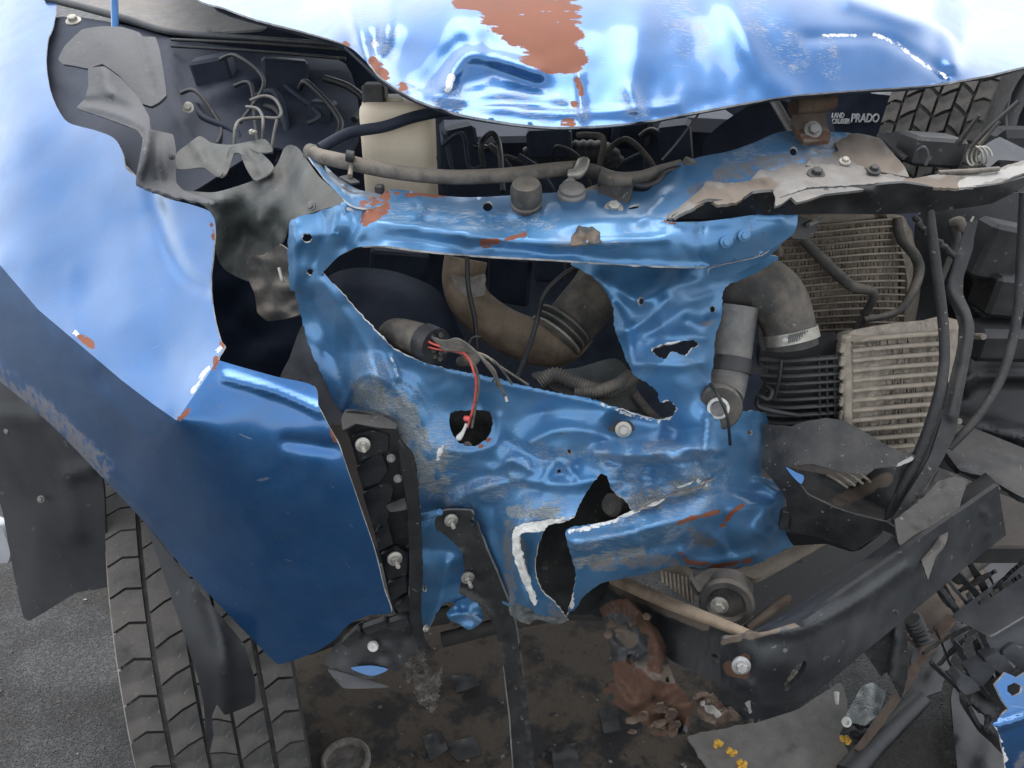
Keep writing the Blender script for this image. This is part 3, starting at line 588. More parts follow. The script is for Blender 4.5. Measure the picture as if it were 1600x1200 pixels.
panel = sheet('front_panel', fp_out, fp_c, 'paintin', car, res=4.8, th=.002, edge='edge', jag=1.1, back='inner',
    holes=[[(705, 645), (730, 641), (762, 642), (770, 660), (762, 684), (738, 698), (716, 690), (704, 668)], [(1018, 546), (1036, 539), (1062, 534), (1084, 532), (1092, 540), (1080, 546), (1072, 556), (1052, 550), (1040, 560), (1026, 556)],
           ring(1001, 471, 5, 7), ring(1114, 483, 4.5, 5.5), ring(484, 425, 5, 5), ring(890, 706, 4, 4), ring(874, 737, 3.5, 3.5), ring(1172, 676, 4, 4), [(473, 366), (485, 365), (486, 377), (474, 378)], ring(800, 848-20, 2, 2), ring(664, 920, 3, 5)],
    creases=[('g', [(594, 524), (640, 560), (720, 584), (825, 608), (930, 630), (1030, 658)], .008, 7), ('t', [(596, 528), (610, 556), (622, 590)], .007, 8), ('g', [(500, 330), (506, 360), (496, 410)], -.008, 10), ('g', [(462, 350), (464, 400), (462, 446)], .008, 7), ('g', [(528, 330), (518, 368), (500, 415)], .007, 5),
             ('g', [(505, 440), (545, 500), (580, 560), (610, 640)], .012, 14), ('g', [(490, 470), (520, 560), (560, 640)], -.010, 14), ('g', [(560, 590), (620, 600), (660, 660), (680, 740)], .010, 22), ('g', [(700, 702), (738, 706), (775, 690), (780, 650)], .007, 7), 
             ('g', [(830, 690), (870, 672), (930, 676), (985, 700)], .014, 13), ('g', [(790, 690), (840, 715), (900, 730)], -.008, 12), ('g', [(770, 735), (800, 720), (830, 735)], .008, 8), ('g', [(850, 748), (872, 722), (900, 745)], .007, 6), ('g', [(700, 790), (740, 768), (800, 752), (880, 758), (930, 750)], .012, 9), ('g', [(690, 770), (760, 745), (840, 765)], -.008, 10),
             ('g', [(950, 720), (1010, 728), (1070, 722), (1125, 712)], -.016, 7), ('g', [(930, 706), (1000, 712), (1060, 700), (1130, 705)], .014, 7), ('g', [(940, 690), (1000, 690), (1060, 688)], -.010, 8), ('g', [(950, 752), (1020, 756), (1080, 742), (1110, 750)], .010, 9), ('g', [(1105, 655), (1102, 690), (1098, 720)], .014, 6), ('g', [(1030, 660), (1060, 672), (1096, 670)], -.008, 8),
             ('g', [(985, 790), (1040, 780), (1110, 760), (1180, 770)], -.012, 10), ('g', [(900, 850), (960, 838), (1040, 818), (1130, 800), (1200, 790)], .010, 10), ('g', [(930, 880), (1000, 860), (1060, 850), (1110, 852)], -.010, 12), ('g', [(1066, 862), (1090, 878), (1150, 874), (1180, 866)], .012, 7), ('g', [(1130, 800), (1132, 830), (1140, 860)], -.014, 10), ('g', [(1195, 800), (1180, 825), (1200, 840)], .008, 7), ('g', [(1100, 830), (1130, 850), (1140, 870)], .012, 9),
             ('g', [(950, 440), (1000, 470), (1040, 450), (1090, 440)], .010, 16), ('g', [(970, 520), (1010, 500), (1040, 470)], .010, 9), ('g', [(985, 500), (960, 470)], -.006, 10), ('g', [(1010, 530), (1050, 522), (1100, 528)], .008, 8), ('g', [(1000, 568), (1060, 572), (1100, 566)], .007, 6), ('g', [(1075, 500), (1100, 510), (1112, 500)], .010, 7), ('g', [(940, 440), (975, 500), (990, 570)], .012, 9),
             ('g', [(812, 822), (802, 850), (812, 900), (826, 940)], .016, 9), ('g', [(770, 790), (780, 850), (800, 930)], -.010, 14), ('g', [(660, 800), (700, 800), (730, 850), (740, 930)], -.008, 14), ('g', [(700, 880), (690, 930), (672, 980)], .010, 12), ('g', [(1150, 660), (1170, 700), (1160, 740)], .008, 14), ('g', [(1180, 752), (1200, 762), (1214, 770)], .010, 7)]
      +[('g', [(x+18*math.cos(a), y+17*math.sin(a)) for a in np.linspace(0, 2*math.pi, 14)], .004, 3.5) for x, y in ((808, 730), (872, 737))]
      +[('g', [(556+k*9, 612-k*5), (606+k*8, 634-k*6), (648+k*7, 690-k*5), (668+k*6, 745-k*3)], .0035*(1 if k % 2 else .6), 3.2) for k in range(7)]+[('t', [(535, 640), (560, 590), (600, 592), (640, 640)], .006, 6)],
    nz=[(.006, 80), (.002, 30)], folds=(130, .020, (18, 70)),
    marks={'prime': [([(575, 615), (620, 640), (655, 700), (675, 745)], 34), ([(960, 790), (1030, 776), (1095, 758)], 20), ([(800, 800), (870, 802)], 12), ([(905, 880), (1000, 862)], 12), ([(690, 700), (690, 760)], 16)], 'scuff': [([(570, 600), (620, 630), (670, 700), (690, 740)], 46), ([(960, 785), (1040, 772), (1105, 752)], 42), ([(985, 790), (1050, 778), (1100, 758)], 26), ([(800, 800), (870, 800)], 24), ([(900, 870), (1000, 850), (1080, 840)], 24), ([(1020, 700), (1110, 712)], 16), ([(800, 705), (900, 720)], 20), ([(700, 780), (800, 760)], 24), ([(900, 715), (1060, 740)], 20)],
           'bare': [([(890, 832), (930, 822), (965, 812)], 5), ([(692, 690), (684, 715)], 7), ([(1090, 752), (1105, 757)], 5), ([(1040, 628), (1056, 640), (1045, 653)], 6), ([(598, 528), (612, 560), (622, 586)], 3.5), ([(890, 880), (893, 950)], 5), ([(1020, 545), (1060, 536)], 4), ([(930, 628), (985, 648), (1030, 658)], 4)],
           'rust': [([(1058, 816), (1090, 808), (1120, 800)], 5), ([(1128, 822), (1145, 800), (1160, 790)], 5.5), ([(1062, 866), (1080, 880), (1120, 884), (1170, 876)], 6), ([(750, 696), (765, 686)], 5)],
           'dirt': [([(930, 885), (1010, 875), (1060, 880)], 12), ([(796, 820), (793, 860), (800, 940)], 10), ([(1080, 835), (1110, 850)], 12), ([(1090, 508), (1112, 502)], 7), ([(860, 950), (884, 968)], 10)]})
# torn pale lip turned back inside the gash, and the bare strip behind it
sheet('torn_lip', [(812, 834), (850, 828), (842, 848), (836, 874), (836, 905), (842, 930), (838, 946), (826, 915), (818, 880), (814, 852)], [(812, 834, .79), (850, 828, .83), (836, 900, .83), (818, 880, .79), (838, 946, .80)], 'paleg', panel, res=5, th=.002, edge='edge', creases=[('g', [(828, 840), (826, 890), (836, 930)], -.01, 6)])
sheet('primer_edge', [(800, 836), (806, 824), (830, 818), (862, 813), (898, 808), (880, 816), (856, 821), (850, 830), (814, 834), (811, 850), (818, 880), (828, 908), (838, 940), (834, 948), (826, 930), (808, 888), (800, 858)], [(800, 836, .785), (862, 813, .785), (898, 808, .785), (814, 834, .778), (818, 880, .778), (838, 940, .79), (800, 858, .785), (826, 930, .79)], 'primer', panel, res=3.5, th=.003, jag=1.3, nz=(.003, 9))
for k in range(9):
    t_ = k/8; x = 986+t_*118+random.uniform(-6, 6); y = 796-t_*42+random.uniform(-7, 7); l_ = random.uniform(10, 26)
    P_ = [(x-l_, y+3+l_*.18), (x, y-random.uniform(1, 3)), (x+l_, y-2-l_*.28), (x+l_*.6, y+1-l_*.1), (x, y+random.uniform(2, 3.5))]
    sheet('peeled_paint', P_, [(a, b_, float(tps(fp_c, np.array([[a, b_]], float))[0])-.012) for a, b_ in P_], 'primer' if k % 3 == 0 else 'paleg', panel, res=4, th=.0012, curve=False, jag=.6, nz=(.004, 8))

for x, y, Y, r, a in ((974, 671, .825, 13, (-.1, -1, .3)), (1040, 311, .915, 9, (0, -.7, 1))): bolt(x, y, Y, r, panel, ax=a, mat='zinc' if y > 400 else 'paintin', stud=0)
# dark ring where the panel bolt sits
sheet('bolt_bracket', [(950, 672), (962, 658), (984, 658), (992, 668), (985, 684), (965, 686)], [(950, 672, .838), (992, 668, .836), (970, 686, .832)], 'dusty', panel, res=6, th=.006)
sheet('bolt_pad', ring(730, 700, 8, 9), [(722, 700, .85), (738, 700, .85), (730, 710, .848)], 'mud', panel, res=5, th=.004)

# ================================================================== inner wing, liner and bay walls (dark, behind)
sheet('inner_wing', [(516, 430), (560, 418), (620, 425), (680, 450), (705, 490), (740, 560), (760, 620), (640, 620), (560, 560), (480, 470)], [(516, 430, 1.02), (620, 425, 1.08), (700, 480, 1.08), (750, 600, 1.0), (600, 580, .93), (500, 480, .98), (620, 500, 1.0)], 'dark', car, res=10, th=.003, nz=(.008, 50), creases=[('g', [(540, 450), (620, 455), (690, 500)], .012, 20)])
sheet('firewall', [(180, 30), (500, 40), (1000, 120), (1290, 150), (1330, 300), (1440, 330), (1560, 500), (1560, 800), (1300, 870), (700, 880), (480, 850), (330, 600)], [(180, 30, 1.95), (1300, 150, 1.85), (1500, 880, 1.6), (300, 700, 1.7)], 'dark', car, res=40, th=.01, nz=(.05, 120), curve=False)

# ================================================================== upper left: cowl, trims and bay pieces behind the fender
sheet('cowl_panel', [(60, -60), (84, 2), (150, 18), (202, 34), (270, 52), (404, 46), (420, 30), (330, -20), (200, -60)], [(60, -60, 2.1), (84, 2, 1.86), (202, 34, 1.74), (270, 52, 1.70), (410, 40, 1.66), (250, -40, 2.1), (330, -20, 1.95)], 'paleg', car, res=12, th=.004, nz=(.01, 40))
tube('cowl_seal', [(70, -4, 1.85), (140, 14, 1.78), (202, 31, 1.72), (270, 50, 1.66), (400, 60, 1.58), (545, 70, 1.5)], [5, 6, 6, 5, 4, 4], 'grey', car, seg=10)
for a, b_, c in ((62, 72, 78), (72, 84, 92)): tube('bay_trim', [(268, a, 1.60), (400, b_-4, 1.54), (540, c, 1.48)], 2.5, 'black', car, seg=8)
tube('hinge_arm', [(178, -30, 1.72), (179, 10, 1.70), (180, 44, 1.68)], 6, 'paint', car, seg=8, ell=.6)
sheet('fender_apron', [(72, 40), (110, 26), (200, 40), (280, 62), (420, 80), (540, 100), (560, 220), (500, 260), (420, 230), (300, 300), (250, 310), (190, 250), (100, 200), (70, 130)],
      [(72, 40, 1.78), (200, 40, 1.72), (540, 100, 1.6), (560, 220, 1.35), (420, 230, 1.3), (300, 300, 1.2), (190, 250, 1.28), (70, 130, 1.6)], 'dark', car, res=16, th=.003, nz=(.012, 60), creases=[('g', [(262, 70), (270, 150), (300, 240)], .03, 12), ('g', [(340, 150), (420, 120), (540, 110)], .025, 16), ('g', [(78, 118), (140, 145)], .015, 5), ('g', [(280, 190), (330, 150), (400, 120)], .02, 10)])
bolt(115, 33, 1.70, 12, car, ax=(0, -.5, 1)); bolt(294, 168, 1.34, 9, car, ax=(.2, -1, .4))
gp = sheet('headlamp_shroud', [(91, 92), (101, 72), (128, 46), (158, 41), (190, 42), (216, 50), (224, 57), (243, 58), (250, 80), (256, 115), (260, 148), (248, 160), (236, 166), (218, 160), (204, 138), (186, 118), (160, 100), (138, 107), (112, 102), (98, 100)],
      [(91, 92, 1.36), (128, 46, 1.42), (216, 50, 1.40), (250, 80, 1.34), (260, 148, 1.24), (236, 166, 1.22), (186, 118, 1.28), (138, 107, 1.31), (180, 80, 1.33)], 'grey', car, res=7, th=.004, creases=[('g', [(216, 52), (222, 75), (240, 140)], -.008, 4), ('g', [(112, 85), (150, 60), (210, 62)], .006, 18)])
hb = sheet('headlamp_bracket', [(138, 107), (162, 104), (189, 122), (216, 152), (233, 182), (236, 202), (270, 210), (275, 236), (275, 284), (287, 297), (314, 307), (337, 315), (333, 320), (287, 311), (240, 302), (213, 290), (213, 274), (223, 218), (214, 203), (170, 186), (128, 172), (120, 167), (132, 155), (138, 134)],
      [(138, 107, 1.30), (189, 122, 1.25), (233, 182, 1.15), (120, 167, 1.22), (214, 203, 1.10), (270, 210, 1.12), (275, 284, 1.06), (213, 290, 1.04), (335, 318, 1.0), (223, 240, 1.06), (160, 150, 1.23)], 'grey', car, res=5, th=.004, edge='paleg',
      creases=[('g', [(132, 165), (180, 178), (222, 196), (232, 212), (226, 250), (218, 284), (240, 298), (330, 317)], .012, 5), ('g', [(135, 160), (165, 158), (195, 168)], -.012, 7), ('g', [(160, 112), (163, 135), (172, 146)], .012, 6), ('g', [(245, 215), (244, 255), (250, 280)], -.008, 9)],
      marks={'bare': [([(226, 256), (240, 262)], 3)]})
bolt(268, 245, 1.075, 5, hb, mat='grey', ax=(-.3, -1, .4))
# thin brake pipes
pipes = [[(366, 225, 1.16), (368, 199, 1.17), (378, 187, 1.2), (410, 184, 1.22), (435, 184, 1.22), (439, 172, 1.24), (429, 155, 1.26), (412, 150, 1.27), (391, 157, 1.27)], [(410, 232, 1.2), (411, 200, 1.2), (410, 182, 1.22), (402, 170, 1.24), (385, 167, 1.26)], [(424, 240, 1.18), (428, 210, 1.19), (433, 187, 1.2)]]
for p in pipes: tube('brake_pipe', p, 2.6, 'drier', car, seg=8)
bolt(392, 207, 1.15, 8, car, ax=(.8, -.6, .2), mat='zinc', stud=1.0, name='pipe_fitting', washer=False)
# crumpled grey liner
sheet('torn_liner', [(276, 240), (292, 226), (310, 213), (320, 216), (331, 223), (360, 226), (395, 220), (415, 218), (426, 236), (404, 238), (386, 229), (360, 231), (354, 250), (348, 270), (338, 276), (318, 262), (290, 264), (276, 262)],
      [(276, 240, 1.14), (310, 213, 1.18), (415, 218, 1.16), (386, 229, 1.12), (338, 276, 1.06), (276, 262, 1.10), (350, 232, 1.13)], 'inner', car, res=6, th=.002, edge='paleg', nz=(.01, 26), folds=(20, .03, (10, 30)), creases=[('g', [(300, 220), (320, 250), (345, 272)], .015, 8)])
sheet('torn_liner', [(360, 232), (386, 228), (404, 236), (428, 262), (400, 282), (384, 262), (378, 242), (366, 240), (356, 268), (344, 276), (350, 252)], [(360, 232, 1.12), (404, 236, 1.11), (428, 262, 1.06), (400, 282, 1.04), (344, 276, 1.05)], 'inner', car, res=6, th=.002, edge='paleg', nz=(.01, 20), folds=(14, .03, (10, 25)))
sheet('inner_liner', [(292, 299), (337, 300), (398, 281), (430, 260), (443, 233), (453, 226), (466, 232), (484, 256), (500, 277), (537, 315), (500, 328), (462, 342), (452, 352), (440, 380), (424, 400), (415, 430), (390, 440), (350, 420), (338, 390), (336, 345), (316, 318)],
      [(292, 299, 1.06), (337, 300, 1.03), (398, 281, 1.06), (443, 233, 1.12), (466, 232, 1.09), (537, 315, .91), (455, 350, .96), (415, 430, 1.02), (350, 420, 1.04), (338, 350, 1.0), (430, 310, 1.02), (400, 370, 1.06)], 'inner', car, res=6, th=.002, edge='paleg',
      creases=[('g', [(446, 240), (452, 290), (440, 350)], -.02, 18), ('g', [(350, 310), (390, 330), (400, 400)], .015, 18), ('g', [(470, 250), (470, 300), (455, 345)], .015, 14)], nz=[(.006, 40)], folds=(45, .03, (14, 45)))
bolt(486, 322, .925, 8, car, ax=(-.3, -1, .5), mat='drier', name='liner_clip')
sheet('crumpled_liner', [(385, 402), (412, 398), (436, 382), (450, 392), (452, 440), (462, 460), (470, 490), (448, 498), (418, 502), (402, 488), (398, 460), (388, 436)], [(385, 402, 1.02), (450, 392, .96), (470, 490, .96), (402, 488, 1.0), (430, 440, .975)], 'rubber', car, res=6, th=.003, nz=[(.015, 30)], folds=(26, .04, (10, 30)))
tube('liner_clip', [(436, 418, .95), (440, 434, .945), (442, 442, .945)], 3, 'zinc', car, seg=8)
# grey stay plate between fender and post
sheet('stay_plate', [(478, 500), (486, 545), (515, 605), (536, 645), (540, 662), (516, 664), (498, 640), (490, 602), (438, 590), (452, 560), (466, 520)], [(478, 500, .96), (486, 545, .94), (536, 645, .905), (516, 664, .90), (438, 590, .95), (466, 520, .965)], 'grey', car, res=8, th=.003, edge='paleg')
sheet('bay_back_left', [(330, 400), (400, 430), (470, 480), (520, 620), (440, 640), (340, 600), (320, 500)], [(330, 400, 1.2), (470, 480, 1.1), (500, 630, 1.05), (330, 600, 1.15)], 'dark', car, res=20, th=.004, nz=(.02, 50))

# ================================================================== reservoir, hoses and fittings above the crossmember
def pxb(px, py, Y, wpx, hpx, dep, name, mat, parent, rot=(0, 0, 0), bev=.008):
    k = depth(py, Y)/F; c = U(px, py, Y)+Vector((0, dep/2, 0)); return box(name, c, (wpx*k, dep, hpx*k/CP), mat, parent, rot, bev)
def rbox(name, c, size, mat, parent, n=5.0):
    V_, Fc = [], []; sx, sy, sz = [q_/2 for q_ in size]; sg = 32
    prof = [(.80, -1), (.93, -.985), (.985, -.94), (1, -.86), (1, -.2), (.985, -.15), (.985, -.1), (1, -.05), (1, .80), (.98, .90), (.92, .965), (.80, 1)]
    for k, h in prof:
        for i in range(sg):
            a = 2*math.pi*i/sg; ca, sa = math.cos(a), math.sin(a); r = (abs(ca)**n+abs(sa)**n)**(-1/n); V_.append((c[0]+sx*k*r*ca, c[1]+sy*k*r*sa, c[2]+sz*h))
    for i in range(len(prof)-1):
        for k in range(sg): Fc.append([i*sg+k, i*sg+(k+1) % sg, (i+1)*sg+(k+1) % sg, (i+1)*sg+k])
    Fc.append(list(range(sg-1, -1, -1))); Fc.append([(len(prof)-1)*sg+k for k in range(sg)])
    return make(name, V_, Fc, mat, parent)
_k = depth(250, 1.10)/F; tank = rbox('coolant_reservoir', U(620, 252, 1.10)+Vector((0, .04, 0)), (114*_k, .085, 170*_k), 'cream', car)
pxb(600, 172, 1.125, 70, 30, .05, 'reservoir_neck', 'cream', tank, bev=.008)
pxb(583, 148, 1.12, 36, 26, .035, 'reservoir_cap', 'dusty', tank, bev=.003)
tube('tank_band', [(500, 232, 1.05), (545, 208, 1.07), (600, 198, 1.08), (650, 182, 1.09), (720, 168, 1.12)], 9, 'dark', car, seg=10)
hs_ = tube('coolant_hose', [(484, 236, 1.06), (500, 244, 1.04), (540, 253, 1.0), (600, 266, .985), (660, 274, .975), (720, 277, .97), (800, 273, .97), (860, 266, .975), (905, 262, .975)], [12, 12, 12, 11.5, 11.5, 11.5, 11.5, 11.5, 11], 'hose', car, seg=16)
lathe('hose_cap', U(486, 238, 1.055), (-.5, .2, .5), [(.010, -.006), (.0108, -.004), (.0108, .003), (.008, .004)], 'paleg', hs_, 16)
tube('coolant_hose', [(895, 262, .975), (930, 268, .97), (960, 280, .965), (1000, 278, .97), (1030, 268, .98), (1064, 258, .99)], [11, 11, 12, 11, 10, 9], 'rubber', car, seg=14)
tube('coolant_hose', [(975, 285, .965), (1005, 291, .96), (1028, 284, .96), (1040, 268, .97), (1070, 262, .98)], 5.5, 'black', car, seg=10)
clip = tube('hose_clip', [(541, 243, .985), (553, 245, .985)], 9, 'black', car, seg=8); tube('clip_post', [(549, 258, .985), (547, 275, .965)], 4, 'hose', clip, seg=8)
sheet('clip_foot', [(530, 276), (545, 273), (562, 284), (548, 286)], [(530, 276, .97), (562, 284, .955), (545, 273, .975)], 'black', clip, res=5, th=.002)
c0 = U(823, 318, .905); lathe('bump_stop', c0-Vector((0, -.004, .012)), (-.03, -.35, 1), [(.0165, 0), (.0175, .004), (.0150, .006), (.0165, .009), (.0165, .012), (.0148, .014), (.0172, .018), (.0175, .028), (.0168, .034), (.0150, .038), (.0080, .039)], 'rubber', beam, 28)
br = sheet('hose_bracket', [(870, 312), (935, 287), (937, 295), (908, 328), (880, 330), (869, 322)], [(870, 312, .93), (935, 287, .965), (908, 328, .915), (875, 328, .91)], 'zinc', car, res=6, th=.002)
lathe('spacer', U(893, 306, .925), (0, -.35, 1), [(.0150, -.004), (.0160, 0), (.0160, .004), (.0130, .006), (.0145, .010), (.0105, .013)], 'paleg', br, 24)
bolt(891, 289, .935, 13, br, ax=(0, -.4, 1))
tube('clamp_band', [(888, 272, .955), (903, 270, .955), (911, 252, .975)], [7, 9, 8], 'zinc', br, seg=8, ell=1.5)
b2 = sheet('hose_bracket', [(935, 298), (945, 280), (990, 284), (984, 312), (976, 326), (956, 338), (943, 332)], [(935, 298, .945), (990, 284, .955), (956, 338, .90), (976, 326, .905)], 'dusty', car, res=6, th=.003, creases=[('g', [(940, 290), (985, 292)], .01, 9)])
tube('hose_sleeve', [(938, 276, .955), (960, 282, .95), (984, 286, .95)], 14, 'rubber', b2, seg=12)
bolt(959, 326, .895, 15, b2, ax=(0, -.6, 1))
sheet('torn_clip', [(864, 378), (872, 358), (885, 355), (892, 341), (915, 348), (938, 362), (956, 350), (986, 358), (962, 374), (930, 380), (890, 383), (868, 384)], [(864, 378, .86), (892, 341, .875), (986, 358, .855), (930, 380, .825), (900, 365, .84)], 'dusty', beam, res=4, th=.002, edge='paleg', jag=1.2, nz=(.01, 12), marks={'dirt': [([(890, 378), (950, 362)], 10)]})
pxb(1077, 258, .975, 18, 16, .012, 'cable_clip', 'rubber', beam, (0, .4, 0), .002)
pxb(592, 297, .96, 14, 12, .012, 'cable_clip', 'black', beam, bev=.002)
# slim stay rod up to the hood and a dark hose loop
tube('hood_stay', [(1034, 250, 1.0), (1060, 220, 1.01), (1096, 172, 1.02)], 1.8, 'grey', car, seg=6)
tube('thin_hose', [(755, 260, 1.2), (752, 225, 1.2), (768, 208, 1.22), (780, 228, 1.2), (786, 300, 1.1)], 4.5, 'black', car, seg=8)

# dark engine shapes in the bay
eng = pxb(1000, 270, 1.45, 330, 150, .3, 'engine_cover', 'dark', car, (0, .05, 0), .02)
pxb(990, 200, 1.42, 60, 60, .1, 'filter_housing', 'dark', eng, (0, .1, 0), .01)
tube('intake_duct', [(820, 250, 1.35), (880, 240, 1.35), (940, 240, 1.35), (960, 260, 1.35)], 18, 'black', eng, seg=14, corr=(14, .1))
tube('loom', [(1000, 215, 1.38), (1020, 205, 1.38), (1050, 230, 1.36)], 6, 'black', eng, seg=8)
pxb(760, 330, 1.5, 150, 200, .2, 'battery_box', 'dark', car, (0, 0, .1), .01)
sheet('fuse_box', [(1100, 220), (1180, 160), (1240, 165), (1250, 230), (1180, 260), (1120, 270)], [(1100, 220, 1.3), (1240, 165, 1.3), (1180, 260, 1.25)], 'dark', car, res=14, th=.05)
tube('bay_strut', [(1205, 150, 1.3), (1240, 210, 1.2)], 7, 'drier', car, seg=8)
# ================================================================== inside the headlight opening
ip = tube('intake_pipe', [(728, 405, 1.10), (724, 440, 1.09), (738, 476, 1.07), (780, 510, 1.06), (830, 532, 1.05), (872, 534, 1.05), (898, 508, 1.06)], [34, 33, 33, 34, 36, 38, 38], 'pipe', car, seg=22)
sheet('pipe_label', [(706, 430), (730, 434), (758, 428), (757, 460), (735, 466), (712, 450)], [(706, 430, 1.045), (758, 428, 1.045), (735, 466, 1.03)], 'mud', ip, res=6, th=.002, jag=1)
dk = tube('rubber_duct', [(872, 530, 1.045), (905, 490, 1.06), (935, 452, 1.08), (965, 400, 1.12)], [41, 42, 42, 44], 'rubber', car, seg=22)
P_ = [U(868, 524, 1.035), U(882, 506, 1.045)]
for k in range(3):
    c = P_[0].lerp(P_[1], k/2); ax = (P_[1]-P_[0]).normalized(); lathe('clamp_ring', c, ax, [(.0375, -.002), (.0400, -.0015), (.0400, .0015), (.0375, .002)], 'drier' if k else 'zinc', dk, 28)
tube('vacuum_hose', [(925, 405, 1.0), (880, 430, .99), (850, 462, .985), (838, 505, .98), (826, 545, .96), (808, 590, .92)], 4, 'black', car, seg=8)
tube('vacuum_hose', [(730, 400, 1.0), (732, 450, .99), (742, 500, .98), (745, 545, .97)], 4, 'black', car, seg=8)
tube('vacuum_hose', [(728, 548, .95), (738, 528, .95), (752, 526, .95)], 1.6, 'wire', car, seg=6)
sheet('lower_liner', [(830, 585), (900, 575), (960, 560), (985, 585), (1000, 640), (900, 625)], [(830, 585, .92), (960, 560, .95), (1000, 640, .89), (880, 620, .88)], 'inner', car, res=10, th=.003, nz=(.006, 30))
for P_, r_, nn in (([(842, 600, .885), (868, 586, .89), (900, 600, .885), (940, 612, .88), (970, 602, .88), (996, 586, .885)], 11, 40), ([(900, 616, .875), (930, 612, .87), (965, 600, .875), (985, 585, .885)], 9, 26), ([(990, 615, .89), (1010, 640, .885), (1030, 660, .88)], 7, 18)):
    tube('corrugated_conduit', P_, r_, 'rubber', car, seg=14, corr=(nn, .18))
# cut connector and its wires
con = tube('wiring_connector', [(598, 520, .90), (612, 520, .895), (630, 524, .885), (652, 530, .875), (668, 535, .865), (680, 540, .855)], [12, 22, 26, 27, 27, 26], 'rubber', car, seg=18, ell=1.0)
tube('connector_rim', [(664, 533, .868), (682, 541, .853)], [29, 29], 'black', con, seg=18)
for k in range(12):
    a = k*2.4; rr = 4+17*math.sqrt(k/12); lathe('terminal', U(682+rr*.8*math.cos(a), 541+rr*math.sin(a), .851), (.5, -.8, .1), [(.0028, 0), (.003, .002), (.0018, .002)], 'rubber', con, 10)
tube('red_wire', [(655, 520, .86), (672, 535, .845), (695, 543, .835), (718, 548, .83), (732, 560, .825), (740, 580, .82), (744, 600, .82), (741, 630, .822), (735, 652, .822), (730, 668, .82)], 1.9, 'red', con, seg=10)
tube('red_wire', [(652, 527, .86), (664, 540, .848), (690, 547, .838), (716, 550, .832), (735, 566, .826), (739, 578, .822)], 1.4, 'red', con, seg=8)
tube('wire_splice', [(726, 654, .818), (730, 654, .817), (734, 655, .816)], 4.5, 'red', con, seg=8)
tube('bare_wire_end', [(729, 662, .82), (724, 674, .818), (717, 684, .815), (714, 687, .815)], [2.5, 3, 5, 1.5], 'white', con, seg=8)
tube('wire', [(680, 545, .85), (720, 552, .832), (742, 572, .822), (748, 605, .82), (742, 640, .822), (737, 668, .822)], 2.3, 'wire', con, seg=8)
ends = [(786, 606, .83), (790, 622, .825), (778, 604, .83), (793, 628, .825), (770, 596, .835), (825, 601, .84), (800, 600, .835)]
for k, (ex, ey, eY) in enumerate(ends):
    tube('wire', [(668+k*3, 524+k*3, .855), (694, 533+k*2.2, .832), (716+k, 530+k*3, .822), (742+k*3, 548+k*3-(8 if k > 4 else 0), .815), (766+k*2, 578-(14 if k > 4 else 0)+k, .815), (ex, ey, eY)], 2.0, 'hose' if k % 3 else 'wire', con, seg=6)
tube('bare_wire_end', [(790, 620, .82), (792, 627, .82)], 2.2, 'white', con, seg=6)
tube('small_plug', [(718, 566, .87), (736, 562, .862), (746, 568, .86)], [8, 11, 8], 'rubber', car, seg=12)
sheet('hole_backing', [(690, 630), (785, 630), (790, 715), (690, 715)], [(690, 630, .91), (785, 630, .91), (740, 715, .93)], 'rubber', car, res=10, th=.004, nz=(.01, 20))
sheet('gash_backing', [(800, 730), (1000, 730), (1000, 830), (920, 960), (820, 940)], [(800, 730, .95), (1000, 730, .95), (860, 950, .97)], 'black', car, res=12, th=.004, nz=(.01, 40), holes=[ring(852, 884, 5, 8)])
sp = lathe('plastic_stud', U(962, 788, .86), (-.7, -.6, .3), [(.007, -.02), (.007, 0), (.013, .002), (.015, .008), (.011, .014)], 'paleg', car, 18)

# looms, hoses and boxes crowding the bay
random.seed(21)
for k in range(9):
    x = 290+k*26+random.uniform(-10, 10); y = 110+random.uniform(-20, 60); Y = 1.42+random.uniform(-.06, .08)
    tube('wiring_loom', [(x, y, Y), (x+random.uniform(10, 40), y+random.uniform(-10, 30), Y-.03), (x+random.uniform(30, 70), y+random.uniform(20, 60), Y-.08), (x+random.uniform(20, 90), y+random.uniform(50, 110), Y-.14)], random.uniform(2.5, 6), random.choice(('black', 'dark', 'black')), car, seg=8)
for k in range(8):
    x = 690+k*42+random.uniform(-12, 12); y = 215+random.uniform(-10, 40); Y = 1.25+random.uniform(-.06, .08)
    tube('wiring_loom', [(x, y, Y), (x+random.uniform(5, 40), y+random.uniform(-20, 20), Y-.02), (x+random.uniform(30, 70), y+random.uniform(0, 40), Y-.04), (x+random.uniform(20, 90), y+random.uniform(30, 80), Y-.05)], random.uniform(2.5, 6), random.choice(('black', 'dark', 'rubber')), car, seg=8)
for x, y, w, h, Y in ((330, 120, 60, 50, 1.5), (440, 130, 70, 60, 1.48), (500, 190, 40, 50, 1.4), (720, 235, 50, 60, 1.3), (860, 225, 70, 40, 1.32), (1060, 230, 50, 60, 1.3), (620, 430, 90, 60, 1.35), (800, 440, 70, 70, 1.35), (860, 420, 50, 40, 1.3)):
    pxb(x, y, Y, w, h, .05, 'bay_box', 'dark', car, (random.uniform(-.1, .1), random.uniform(-.2, .2), random.uniform(-.3, .3)), .005)

